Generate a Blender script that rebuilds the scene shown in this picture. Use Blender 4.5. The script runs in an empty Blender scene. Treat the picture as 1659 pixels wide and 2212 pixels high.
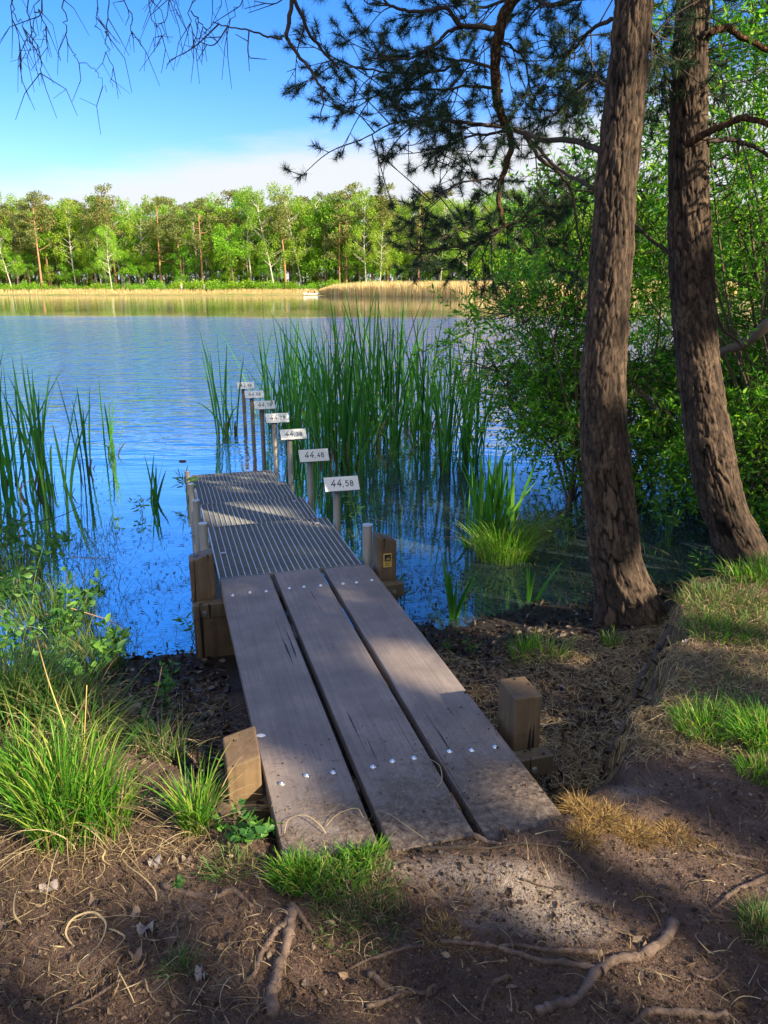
import bpy, math, random
import numpy as np
from mathutils import Vector
R=np.random.default_rng(11); random.seed(5)
SC=bpy.context.scene; COL=SC.collection
rad=math.radians
# ---------------- camera
H=2.0; F=1660.0
TH=math.atan((1106-614)/F); CT,ST=math.cos(TH),math.sin(TH)
cam=bpy.data.cameras.new('camera'); co=bpy.data.objects.new('camera',cam); COL.objects.link(co); SC.camera=co
cam.sensor_fit='VERTICAL'; cam.sensor_height=36; cam.lens=36*F/2212; cam.clip_end=3000; cam.clip_start=.05
co.location=(0,0,H); co.rotation_euler=(math.pi/2-TH,0,0)
# ---------------- light
SUN_AZ=rad(124); SUN_EL=rad(29)            # azimuth clockwise from +Y
SD=np.array([math.cos(SUN_EL)*math.sin(SUN_AZ),math.cos(SUN_EL)*math.cos(SUN_AZ),math.sin(SUN_EL)])
sl=bpy.data.lights.new('sun','SUN'); sl.energy=4.8; sl.angle=rad(.6); sl.color=(1,.83,.58)
so=bpy.data.objects.new('sun',sl); COL.objects.link(so); so.rotation_euler=Vector(SD).to_track_quat('Z','Y').to_euler()
SC.view_settings.view_transform='Standard'; SC.view_settings.look='None'; SC.view_settings.gamma=1
SC.view_settings.exposure=1.45
SC.render.engine='CYCLES'
SC.cycles.max_bounces=7; SC.cycles.transparent_max_bounces=4
W=bpy.data.worlds.new('World'); SC.world=W; W.use_nodes=True
nt=W.node_tree; nt.nodes.clear()
def N(nt,t,**k):
    n=nt.nodes.new(t)
    for a,b in k.items():
        if a.startswith('i_'): n.inputs[a[2:].replace('_',' ')].default_value=b
        else: setattr(n,a,b)
    return n
def L(nt,a,b): nt.links.new(a,b)
def mth(nt,op,a,b=None,c=None,clamp=False):
    n=nt.nodes.new('ShaderNodeMath'); n.operation=op; n.use_clamp=clamp
    for i,v in enumerate((a,b,c)):
        if v is None: continue
        if isinstance(v,(int,float)): n.inputs[i].default_value=v
        else: nt.links.new(v,n.inputs[i])
    return n.outputs[0]
def ramp(nt,fac,stops,interp='LINEAR'):
    n=nt.nodes.new('ShaderNodeValToRGB'); n.color_ramp.interpolation=interp
    e=n.color_ramp.elements
    while len(e)<len(stops): e.new(.5)
    for q,(p,c) in zip(e,stops):
        q.position=p; q.color=(*c,1) if len(c)==3 else c
    nt.links.new(fac,n.inputs[0]); return n.outputs[0]
def mixc(nt,f,a,b,mode='MIX'):
    n=nt.nodes.new('ShaderNodeMix'); n.data_type='RGBA'; n.blend_type=mode
    for i,v in ((0,f),(6,a),(7,b)):
        if isinstance(v,(int,float)): n.inputs[i].default_value=v
        elif isinstance(v,tuple): n.inputs[i].default_value=(*v,1) if len(v)==3 else v
        else: nt.links.new(v,n.inputs[i])
    return n.outputs[2]
def world():
    sky=N(nt,'ShaderNodeTexSky',sky_type='NISHITA',sun_disc=False,sun_elevation=SUN_EL,sun_rotation=SUN_AZ,altitude=0,air_density=1.0,dust_density=.3,ozone_density=2.2)
    tc=N(nt,'ShaderNodeTexCoord'); sp=N(nt,'ShaderNodeSeparateXYZ'); L(nt,tc.outputs['Generated'],sp.inputs[0])
    hs=N(nt,'ShaderNodeHueSaturation'); hs.inputs['Saturation'].default_value=1.42; hs.inputs['Value'].default_value=1.0; L(nt,sky.outputs[0],hs.inputs['Color'])
    # a low bank of thin cloud over the wood, its top rising to the right
    az=mth(nt,'ARCTAN2',sp.outputs[0],sp.outputs[1])
    top=mth(nt,'MULTIPLY_ADD',az,.125,.168)
    ns=N(nt,'ShaderNodeTexNoise',i_Scale=3.2,i_Detail=6,i_Roughness=.6)
    mp=N(nt,'ShaderNodeMapping'); mp.inputs['Scale'].default_value=(1,1,5); L(nt,tc.outputs['Generated'],mp.inputs[0]); L(nt,mp.outputs[0],ns.inputs['Vector'])
    top=mth(nt,'ADD',top,mth(nt,'MULTIPLY_ADD',ns.outputs[0],.09,-.045))
    d=mth(nt,'SUBTRACT',top,sp.outputs[2])
    m=nt.nodes.new('ShaderNodeMapRange'); m.interpolation_type='SMOOTHSTEP'; m.inputs[1].default_value=-.012; m.inputs[2].default_value=.032; L(nt,d,m.inputs[0])
    front=mth(nt,'MULTIPLY_ADD',sp.outputs[1],2.0,.3,clamp=True)
    f=mth(nt,'MULTIPLY',mth(nt,'MULTIPLY',m.outputs[0],.97),front)
    c=mixc(nt,f,mixc(nt,1.0,hs.outputs[0],(.73,.715,.99),'MULTIPLY'),(3.35,3.45,3.6))
    k2=mth(nt,'ADD',mth(nt,'MULTIPLY',sp.outputs[1],-.75),mth(nt,'MULTIPLY',sp.outputs[2],.55))  # unseen bright cloud overhead and behind, added to whiten the fill light
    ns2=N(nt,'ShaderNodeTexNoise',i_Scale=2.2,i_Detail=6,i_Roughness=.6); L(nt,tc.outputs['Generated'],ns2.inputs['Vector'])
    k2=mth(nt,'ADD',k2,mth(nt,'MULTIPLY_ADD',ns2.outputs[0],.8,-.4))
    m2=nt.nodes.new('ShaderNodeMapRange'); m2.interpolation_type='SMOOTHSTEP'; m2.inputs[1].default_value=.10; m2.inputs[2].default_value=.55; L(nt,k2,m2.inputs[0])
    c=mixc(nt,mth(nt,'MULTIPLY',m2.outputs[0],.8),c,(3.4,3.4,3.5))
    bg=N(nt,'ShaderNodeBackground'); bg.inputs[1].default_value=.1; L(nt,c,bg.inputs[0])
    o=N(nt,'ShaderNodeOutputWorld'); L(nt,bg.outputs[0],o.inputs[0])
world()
# ---------------- projections between the photograph's rays and the place
def ray(x,y):
    cx=(x-830)/F; cy=(1106-y)/F
    return cx,CT+cy*ST,-ST+cy*CT
def PZ(x,y,z=0.0):
    a,b,c=ray(x,y); t=(z-H)/c; return np.array([a*t,b*t,z])
def PY(x,y,Y):
    a,b,c=ray(x,y); t=Y/b; return np.array([a*t,Y,H+c*t])
O=np.array([-.935,4.075,0]); U=np.array([.9606,.278,0]); V=np.array([-.278,.9606,0]); UP=np.array([0,0,1.])
def J(u,v,z): return O+u*U+v*V+z*UP
# ---------------- noise
def _h(ix,iy,s):
    n=(ix.astype(np.int64)*374761393+iy.astype(np.int64)*668265263+s*1442695041)&0xffffffff
    n=((n^(n>>13))*1274126177)&0xffffffff
    return ((n^(n>>16))&0xffff)/65535.0
def vn(x,y,s=0):
    ix=np.floor(x);iy=np.floor(y);fx=x-ix;fy=y-iy
    fx=fx*fx*(3-2*fx);fy=fy*fy*(3-2*fy)
    a=_h(ix,iy,s);b=_h(ix+1,iy,s);c=_h(ix,iy+1,s);d=_h(ix+1,iy+1,s)
    return (a*(1-fx)+b*fx)*(1-fy)+(c*(1-fx)+d*fx)*fy-.5
def fbm(x,y,o=4,s=0):
    r=0;a=1
    for i in range(o): r=r+a*vn(x*2**i,y*2**i,s+i*7); a*=.5
    return r
SHX=[-60,-30,-8,-4,-2,-1.66,-1.46,-1.1,-.8,-.61,.19,.47,.93,1.43,1.97,2.76,4,6,12,30,70,400]
SHY=[30,20,8,4.5,3.58,3.63,3.78,3.83,3.89,4.0,4.2,4.17,4.45,4.67,4.91,5.18,6.0,8.5,30,95,140,150]
EX=[-60,-10,-4,-1.48,-.955,-.60,-.317,.388,.531,.642,.832,1.112,1.386,1.7,2.293,4,10,40,400]
EY=[12,5,3.2,2.80,2.62,2.42,2.0,2.007,2.073,2.165,2.371,2.898,3.389,4.048,4.308,5.0,8,30,60]
def sm(t): t=np.clip(t,0,1); return t*t*(3-2*t)
def zt(x,y):
    x=np.asarray(x,float);y=np.asarray(y,float)
    wob=.12*fbm(x*3,y*3,3,3)
    rag=.10*fbm(x*9,y*9,3,21)
    d=np.interp(x,SHX,SHY)+wob*1.2+rag-y
    low=np.where(d>0,.17*sm(d/1.0)+.012,-.45*sm(-d/1.6)+.012*np.clip(1+d*4,0,1))
    ye=np.interp(x,EX,EY); e=(ye-y)/np.sqrt(1+((np.interp(x+.15,EX,EY)-np.interp(x-.15,EX,EY))/.3)**2)+wob*.7+rag*.9
    wdt=np.where(x>.35,.15,.34)
    hi=.385+.05*sm((x-1.4)/1.0)
    z=low+(hi-low)*sm(e/wdt+.5)*(d>-.2)
    z=z+.040*np.exp(-(((x-.30)/.50)**2+((y-.278*x-1.80)/.16)**2)**2)
    near=np.exp(-((x/6)**2+((y-2)/6)**2))
    land=np.clip(d*3+.2,.0,1)
    z=z+land*near*(.05*fbm(x*1.3,y*1.3,3,1)+.018*fbm(x*7,y*7,3,2)+.005*fbm(x*26,y*26,3,5))
    # far shore
    far=np.interp(x,[-400,-60,0,60,400],[150,152,156,160,170])
    fd=y-far
    z=np.where(y>60,np.maximum(z,-.5+ .95*sm((fd+1.5)/4)+ .0*fd),z)
    z=np.where(fd>6,.45+.02*np.clip(fd-6,0,80)/4,z)
    return z
# ---------------- mesh helpers
class MB:
    def __init__(s): s.v=[];s.f=[];s.r=[];s.n=0
    def add(s,v,f,r=None):
        v=np.asarray(v,float).reshape(-1,3); s.v.append(v)
        s.f.append((np.asarray(f,int)+s.n)) if not isinstance(f,list) else [s.f.append(np.asarray([q],int)+s.n) for q in f]
        if r is None: r=np.full(len(v),R.random())
        s.r.append(np.broadcast_to(np.asarray(r,float),(len(v),))); s.n+=len(v)
    def build(s,name,mat,parent=None,smooth=False,loc=None):
        me=bpy.data.meshes.new(name)
        v=np.concatenate(s.v)
        if loc is not None: v=v-np.asarray(loc)
        me.vertices.add(len(v)); me.vertices.foreach_set('co',v.astype(np.float32).ravel())
        nl=sum(f.size for f in s.f); npoly=sum(len(f) for f in s.f)
        me.loops.add(nl); me.polygons.add(npoly)
        me.loops.foreach_set('vertex_index',np.concatenate([f.ravel() for f in s.f]).astype(np.int32))
        cnt=np.concatenate([np.full(len(f),f.shape[1]) for f in s.f])
        st=np.concatenate([[0],np.cumsum(cnt)[:-1]]).astype(np.int32)
        me.polygons.foreach_set('loop_start',st)
        me.polygons.foreach_set('use_smooth',np.full(npoly,smooth))
        at=me.attributes.new('rnd','FLOAT','POINT'); at.data.foreach_set('value',np.concatenate(s.r).astype(np.float32))
        me.update(calc_edges=True); me.validate()
        for m in (mat if isinstance(mat,(list,tuple)) else [mat]): me.materials.append(m)
        ob=bpy.data.objects.new(name,me); COL.objects.link(ob)
        if loc is not None and parent is None: ob.location=loc
        if parent is not None: ob.parent=parent
        return ob
    def box(s,c,ax,ay,az,r=None,bev=0):
        # c centre, half-axes vectors; optional chamfer on every edge
        c,ax,ay,az=[np.asarray(q,float) for q in (c,ax,ay,az)]
        if bev<=0:
            v=[c+i*ax+j*ay+k*az for i in(-1,1) for j in(-1,1) for k in(-1,1)]
            s.add(v,np.array([[0,1,3,2],[4,6,7,5],[0,4,5,1],[2,3,7,6],[0,2,6,4],[1,5,7,3]]),r); return
        la,lb,lc=[np.linalg.norm(q) for q in (ax,ay,az)]
        a,b,d=ax*(1-bev/la),ay*(1-bev/lb),az*(1-bev/lc)
        v=[];idx={}
        for i in(-1,1):
            for j in(-1,1):
                for k in(-1,1):
                    for w,(p,q,t) in enumerate(((ax,b,d),(a,ay,d),(a,b,az))):
                        idx[(i,j,k,w)]=len(v); v.append(c+i*p+j*q+k*t)
        f4=[];f3=[]
        for w in range(3):
            for sgn in(-1,1):
                o=[(-1,-1),(1,-1),(1,1),(-1,1)]
                if sgn<0: o=o[::-1]
                if w==1: o=o[::-1]
                q=[]
                for (p,t) in o:
                    t3=[p,t]; t3.insert(w,sgn); q.append(idx[(*t3,w)])
                f4.append(q)
        for w in range(3):      # edges parallel to axis w
            o=[q for q in range(3) if q!=w]
            for s1 in(-1,1):
                for s2 in(-1,1):
                    A=[0,0,0];A[o[0]]=s1;A[o[1]]=s2
                    A[w]=-1;B=list(A);B[w]=1
                    f4.append([idx[(*A,o[0])],idx[(*B,o[0])],idx[(*B,o[1])],idx[(*A,o[1])]])
        for i in(-1,1):
            for j in(-1,1):
                for k in(-1,1): f3.append([idx[(i,j,k,w)] for w in range(3)])
        n0=s.n
        s.add(v,np.array(f4),r); s.f.append(np.array(f3)+n0)
    def tube(s,pts,rs,n=8,cap=True,r=None,rough=0):
        pts=np.asarray(pts,float); m=len(pts); rs=np.broadcast_to(np.asarray(rs,float),(m,))
        t=np.gradient(pts,axis=0); t/=np.linalg.norm(t,axis=1)[:,None]+1e-9
        ref=np.array([0,0,1.]) if abs(t[0,2])<.8 else np.array([1.,0,0])
        vs=[]
        x=np.cross(t[0],ref); x/=np.linalg.norm(x)
        ang=np.arange(n)*2*math.pi/n
        for i in range(m):
            x=x-np.dot(x,t[i])*t[i]; x/=np.linalg.norm(x); y=np.cross(t[i],x)
            rr=rs[i]*(1+rough*(R.random(n)-.5))
            vs.append(pts[i]+(np.cos(ang)*rr)[:,None]*x+(np.sin(ang)*rr)[:,None]*y)
        v=np.concatenate(vs)
        i=np.arange(m-1)[:,None]*n; j=np.arange(n)[None]; j2=(j+1)%n
        f=np.stack([i+j,i+j2,i+n+j2,i+n+j],-1).reshape(-1,4)
        n0=s.n; s.add(v,f,r)
        if cap: s.f.append(np.array([list(range(n))[::-1]])+n0); s.f.append(np.array([[(m-1)*n+q for q in range(n)]])+n0)
def nrm(a): return a/(np.linalg.norm(a,axis=-1,keepdims=True)+1e-9)
def spline(pts,k=6):
    p=np.asarray(pts,float); 
    if len(p)<3: 
        t=np.linspace(0,1,k)[:,None]; return p[0]*(1-t)+p[-1]*t
    q=np.vstack([2*p[0]-p[1],p,2*p[-1]-p[-2]]); out=[]
    for i in range(1,len(q)-2):
        for t in np.arange(k)/k:
            out.append(.5*((2*q[i])+(-q[i-1]+q[i+1])*t+(2*q[i-1]-5*q[i]+4*q[i+1]-q[i+2])*t*t+(-q[i-1]+3*q[i]-3*q[i+1]+q[i+2])*t**3))
    out.append(p[-1]); return np.array(out)
def blades(mb,base,hgt,lean_dir,lean,width,seg=5,droop=0.,rnd=None,tipw=.05,fold=True):
    # many grass blades at once. base (n,3); lean_dir angle (n); lean sideways travel as a share of height
    n=len(base); t=np.linspace(0,1,seg+1)[None,:,None]
    d=np.stack([np.cos(lean_dir),np.sin(lean_dir),np.zeros(n)],-1)[:,None]
    hgt=np.asarray(hgt)[:,None,None]; lean=np.asarray(lean)[:,None,None]; droop=np.broadcast_to(np.asarray(droop,float),(n,))[:,None,None]
    c=base[:,None]+d*hgt*lean*(t**1.6)+np.array([0,0,1.])*hgt*(t-droop*t**3)
    a=R.random(n)*6.28; side=np.stack([np.cos(a),np.sin(a),np.zeros(n)],-1)[:,None]
    w=np.asarray(width)[:,None,None]*np.clip(np.sin(np.clip(t*.9+.12,0,1)*math.pi)**.6,tipw,1)*.5
    w=w*np.where(t>.99,.1,1)
    v=np.stack([c-side*w,c+side*w],2)    # n,seg+1,2,3
    idx=(np.arange(n)[:,None]*(seg+1)*2+np.arange(seg)[None]*2)
    f=np.stack([idx,idx+1,idx+3,idx+2],-1).reshape(-1,4)
    if rnd is None: rnd=R.random(n)
    mb.add(v.reshape(-1,3),f,np.repeat(rnd,(seg+1)*2))
def leaves(mb,pos,axis,ln,wd,rnd=None):
    # folded leaf blades, 6 vertices each
    n=len(pos); axis=nrm(axis); q=nrm(np.cross(axis,nrm(R.normal(size=(n,3))))); up=np.cross(axis,q)
    ln=np.broadcast_to(np.asarray(ln,float),(n,))[:,None]; wd=np.broadcast_to(np.asarray(wd,float),(n,))[:,None]
    b=pos; m1=pos+axis*ln*.35; m2=pos+axis*ln*.7-up*ln*.05; tip=pos+axis*ln-up*ln*.12
    v=np.stack([b,m1+q*wd*.5+up*wd*.12,m2+q*wd*.38+up*wd*.1,tip,m2-q*wd*.38+up*wd*.1,m1-q*wd*.5+up*wd*.12,m1,m2],1)
    i=np.arange(n)[:,None]*8
    f4=np.concatenate([i+np.array([[1,2,7,6]]),i+np.array([[5,6,7,4]])]); f3=np.concatenate([i+np.array([[0,1,6]]),i+np.array([[0,6,5]]),i+np.array([[2,3,7]]),i+np.array([[3,4,7]])])
    n0=mb.n
    if rnd is None: rnd=R.random(n)
    mb.add(v.reshape(-1,3),f4,np.repeat(rnd,8)); mb.f.append(f3+n0)
def cards(mb,pos,size,rnd=None,nrmdir=None):
    n=len(pos); a=nrm(R.normal(size=(n,3))); b=nrm(np.cross(a,nrm(R.normal(size=(n,3)))))
    s=np.broadcast_to(np.asarray(size,float),(n,))[:,None]*.5
    v=np.stack([pos-a*s,pos-b*s*.6,pos+a*s,pos+b*s*.6],1); f=np.arange(n*4).reshape(-1,4)
    if rnd is None: rnd=R.random(n)
    mb.add(v.reshape(-1,3),f,np.repeat(rnd,4))
def needles(mb,cen,dr,n=40,ln=.06,w=.0022):
    k=len(cen); cen=np.repeat(cen,n,0); dr=nrm(np.repeat(dr,n,0))
    a=nrm(R.normal(size=(k*n,3))); d=nrm(dr*R.uniform(.1,1.1,(k*n,1))+a)
    off=dr*R.uniform(-.5,.5,(k*n,1))*ln*1.2
    l=R.uniform(.7,1.15,(k*n,1))*ln; q=nrm(np.cross(d,nrm(R.normal(size=(k*n,3)))))*w
    b=cen+off; v=np.stack([b-q,b+q,b+d*l],1); mb.add(v.reshape(-1,3),np.arange(k*n*3).reshape(-1,3),np.repeat(R.random(k*n),3))
def tag(o,label=None,cat=None,group=None,kind=None):
    if label:o['label']=label
    if cat:o['category']=cat
    if group:o['group']=group
    if kind:o['kind']=kind
    return o
def empty(name,loc,label,cat,group=None):
    o=bpy.data.objects.new(name,None); COL.objects.link(o); o.location=loc; o.empty_display_size=.1
    return tag(o,label,cat,group)
def copy_tree(o,loc,rz=0,sc=1):
    c=o.copy(); COL.objects.link(c); c.location=loc; c.rotation_euler=(0,0,rz); c.scale=(sc,sc,sc) if np.isscalar(sc) else sc
    for ch in o.children:
        d=ch.copy(); COL.objects.link(d); d.parent=c
    return c
# ---------------- materials
def mat(name):
    m=bpy.data.materials.new(name); m.use_nodes=True; t=m.node_tree; t.nodes.clear()
    o=t.nodes.new('ShaderNodeOutputMaterial'); p=t.nodes.new('ShaderNodeBsdfPrincipled'); t.links.new(p.outputs[0],o.inputs[0])
    return m,t,p,o
def noise(t,scale,detail=4,rough=.6,vec=None,sc=None):
    n=t.nodes.new('ShaderNodeTexNoise'); n.inputs['Scale'].default_value=scale; n.inputs['Detail'].default_value=detail; n.inputs['Roughness'].default_value=rough
    if vec is not None:
        if sc is not None:
            mp=t.nodes.new('ShaderNodeMapping'); mp.inputs['Scale'].default_value=sc; t.links.new(vec,mp.inputs[0]); vec=mp.outputs[0]
        t.links.new(vec,n.inputs['Vector'])
    return n.outputs[0]
def objc(t): return t.nodes.new('ShaderNodeTexCoord').outputs['Object']
def posn(t): return t.nodes.new('ShaderNodeNewGeometry').outputs['Position']
def bump(t,p,h,strength,dist):
    b=t.nodes.new('ShaderNodeBump'); b.inputs['Strength'].default_value=strength; b.inputs['Distance'].default_value=dist
    t.links.new(h,b.inputs['Height']); t.links.new(b.outputs[0],p.inputs['Normal']); return b
def leafmat(name,cols,trans=.35,rough=.55,objvar=0.,nscale=0):
    m,t,p,o=mat(name)
    a=t.nodes.new('ShaderNodeAttribute'); a.attribute_name='rnd'
    k=len(cols)
    c=ramp(t,a.outputs['Fac'],[(i/(k-1),q) for i,q in enumerate(cols)])
    if objvar>0:
        oi=t.nodes.new('ShaderNodeObjectInfo')
        h=t.nodes.new('ShaderNodeHueSaturation'); t.links.new(c,h.inputs['Color'])
        t.links.new(mth(t,'MULTIPLY_ADD',oi.outputs['Random'],objvar*.10,.5-objvar*.05),h.inputs['Hue'])
        r2=mth(t,'FRACT',mth(t,'MULTIPLY',oi.outputs['Random'],17.3))
        t.links.new(mth(t,'MULTIPLY_ADD',r2,objvar,1-objvar/2),h.inputs['Value']); c=h.outputs[0]
    t.links.new(c,p.inputs['Base Color']); p.inputs['Roughness'].default_value=rough; p.inputs['Specular IOR Level'].default_value=.3
    tr=t.nodes.new('ShaderNodeBsdfTranslucent'); 
    c2=mixc(t,1.0,c,(1.25,1.35,.7),'MULTIPLY'); t.links.new(c2,tr.inputs[0])
    mx=t.nodes.new('ShaderNodeMixShader'); mx.inputs[0].default_value=trans
    t.links.new(p.outputs[0],mx.inputs[1]); t.links.new(tr.outputs[0],mx.inputs[2]); t.links.new(mx.outputs[0],o.inputs[0])
    return m
def flat(name,col,rough=.7,metal=0,var=.25,scale=30,bmp=0,coord='obj'):
    m,t,p,o=mat(name)
    n=noise(t,scale,5,.6,objc(t))
    c=ramp(t,n,[(.3,tuple(q*(1-var) for q in col)),(.7,tuple(min(1,q*(1+var)) for q in col))])
    t.links.new(c,p.inputs['Base Color']); p.inputs['Roughness'].default_value=rough; p.inputs['Metallic'].default_value=metal
    if bmp: bump(t,p,n,.6,bmp)
    return m
def barkmat(name,cols,scale=(17,17,4.2),orange=None):
    m,t,p,o=mat(name); v=objc(t)
    nc=t.nodes.new('ShaderNodeTexNoise'); nc.inputs['Scale'].default_value=9; nc.inputs['Detail'].default_value=6; nc.inputs['Roughness'].default_value=.7; t.links.new(v,nc.inputs['Vector'])
    va=t.nodes.new('ShaderNodeVectorMath'); va.operation='MULTIPLY_ADD'; t.links.new(nc.outputs['Color'],va.inputs[0]); va.inputs[1].default_value=(.05,.05,.10); t.links.new(v,va.inputs[2])
    def layer(sc):
        mp=t.nodes.new('ShaderNodeMapping'); mp.inputs['Scale'].default_value=sc; t.links.new(va.outputs[0],mp.inputs[0])
        vo=t.nodes.new('ShaderNodeTexVoronoi'); vo.feature='DISTANCE_TO_EDGE'; vo.inputs['Scale'].default_value=1; t.links.new(mp.outputs[0],vo.inputs['Vector'])
        vc=t.nodes.new('ShaderNodeTexVoronoi'); vc.inputs['Scale'].default_value=1; t.links.new(mp.outputs[0],vc.inputs['Vector']); return vo.outputs['Distance'],N2(t,vc.outputs['Color'])
    d1,c1=layer(scale); d2,c2=layer(tuple(q*2.6 for q in scale))
    big=ramp(t,d1,[(0,(0,0,0)),(.11,(.25,.25,.25)),(.24,(1,1,1))]); sml=ramp(t,d2,[(0,(.35,.35,.35)),(.14,(1,1,1))])
    fine=noise(t,70,7,.7,v,(1,1,.4)); wide=noise(t,3.5,4,.6,v,(1,1,.5))
    # cracks fade in and out along the trunk
    amt=ramp(t,noise(t,7,3,.6,v,(1,1,.5)),[(.3,(.5,)*3),(.55,(1,)*3)])
    tone=mth(t,'ADD',mth(t,'ADD',mth(t,'MULTIPLY',fine,.45),mth(t,'MULTIPLY',c2,.2)),mth(t,'ADD',mth(t,'MULTIPLY',wide,.3),mth(t,'MULTIPLY',c1,.08)))
    c=ramp(t,tone,[(.34,cols[0]),(.5,cols[1]),(.66,cols[2])])
    dk=mth(t,'MULTIPLY',mth(t,'SUBTRACT',1,mth(t,'MULTIPLY',big,mth(t,'POWER',sml,.5))),amt)
    c=mixc(t,mth(t,'MULTIPLY',dk,.85),c,(.016,.012,.010))
    t.links.new(c,p.inputs['Base Color']); p.inputs['Roughness'].default_value=.85; p.inputs['Specular IOR Level'].default_value=.2
    h=mth(t,'ADD',mth(t,'MULTIPLY',mth(t,'SUBTRACT',1,dk),1.0),mth(t,'MULTIPLY',fine,.5))
    bump(t,p,h,1,.035); return m
def N2(t,c):
    s=t.nodes.new('ShaderNodeSeparateColor'); t.links.new(c,s.inputs[0]); return s.outputs[0]
M={}
M['cattail']=leafmat('cattail_leaf',[(.016,.085,.018),(.035,.16,.028),(.08,.28,.035),(.20,.42,.05)],.42,.4)
M['cattail_dead']=leafmat('dead_cattail',[(.05,.035,.02),(.12,.085,.045),(.22,.16,.09)],.15)
M['grass']=leafmat('grass_blade',[(.03,.13,.014),(.07,.23,.02),(.14,.34,.028),(.36,.38,.09)],.42,.45)
M['grassdark']=leafmat('fine_grass',[(.03,.10,.02),(.06,.16,.03),(.12,.2,.05),(.22,.2,.09)],.35)
M['straw']=leafmat('dry_straw',[(.10,.07,.035),(.20,.145,.075),(.34,.26,.14),(.45,.37,.23)],.15,.6)
M['tuft']=leafmat('dead_tuft',[(.12,.07,.02),(.26,.16,.05),(.40,.27,.10)],.2)
M['willow']=leafmat('willow_leaf',[(.035,.16,.016),(.08,.28,.022),(.16,.41,.028),(.33,.54,.04)],.5,.42)
M['herb']=leafmat('herb_leaf',[(.04,.13,.035),(.07,.2,.04),(.14,.3,.05)],.35,.45)
M['needle']=leafmat('pine_needle',[(.015,.04,.022),(.03,.07,.032),(.07,.10,.035)],.12,.5)
M['birchcrown']=leafmat('birch_foliage',[(.13,.27,.025),(.23,.40,.035),(.36,.52,.06)],.4,.6,.4)
M['oakcrown']=leafmat('broadleaf_foliage',[(.075,.20,.012),(.16,.35,.018),(.29,.50,.03)],.38,.6,.35)
M['pinecrown']=leafmat('pine_foliage',[(.08,.12,.03),(.16,.19,.045),(.26,.27,.08)],.2,.6,.35)
M['shade']=leafmat('shade_alder_foliage',[(.04,.11,.03),(.08,.17,.04),(.11,.2,.05)],.22,.6)
M['reedgold']=leafmat('golden_reed',[(.40,.29,.13),(.60,.46,.23),(.78,.64,.37)],.25,.6)
M['bark']=barkmat('pine_bark',[(.12,.095,.082),(.23,.18,.15),(.40,.30,.22)])
M['barkor']=barkmat('orange_pine_bark',[(.14,.075,.04),(.27,.15,.075),(.40,.24,.12)],(40,40,12))
M['twig']=flat('twig_bark',(.06,.045,.035),.85,0,.35,40)
M['willowbark']=flat('willow_bark',(.10,.08,.05),.85,0,.4,20,.004)
M['birchbark']=flat('birch_bark',(.50,.46,.40),.7,0,.45,2.5)
M['pinetrunkfar']=flat('far_pine_bark',(.36,.19,.10),.85,0,.35,1.5)
M['darktrunk']=flat('far_dark_bark',(.12,.09,.07),.9,0,.3,1.5)
M['root']=flat('root_bark',(.125,.088,.070),.9,0,.55,30,.008)
M['steel']=None
def steelmat(name,base,rust):
    m,t,p,o=mat(name); v=objc(t)
    n=noise(t,12,6,.7,v,(1,1,.4)); n2=noise(t,90,3,.6,v)
    c=ramp(t,n,[(.35,tuple(q*.75 for q in base)),(.62,base)])
    c=mixc(t,ramp(t,n,[(.5,(0,0,0)),(.8,(rust,rust,rust))]),c,(.20,.12,.07))
    t.links.new(c,p.inputs['Base Color']); p.inputs['Metallic'].default_value=.35
    t.links.new(mth(t,'MULTIPLY_ADD',n2,.3,.35),p.inputs['Roughness']); bump(t,p,n2,.3,.001); return m
M['steel']=steelmat('galvanised_steel',(.27,.265,.24),.7)
M['rust']=steelmat('rusty_steel',(.16,.13,.10),.9)
M['bar']=steelmat('grating_steel',(.62,.66,.68),.12)
M['rod']=steelmat('grating_rod',(.26,.27,.26),.5)
M['plate']=flat('white_sign_plate',(.80,.82,.80),.4,0,.06,14)
M['ink']=flat('black_sign_lettering',(.03,.035,.05),.5,0,.1)
M['bolt']=flat('bright_bolt_head',(.8,.85,.9),.28,.9,.1)
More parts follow.
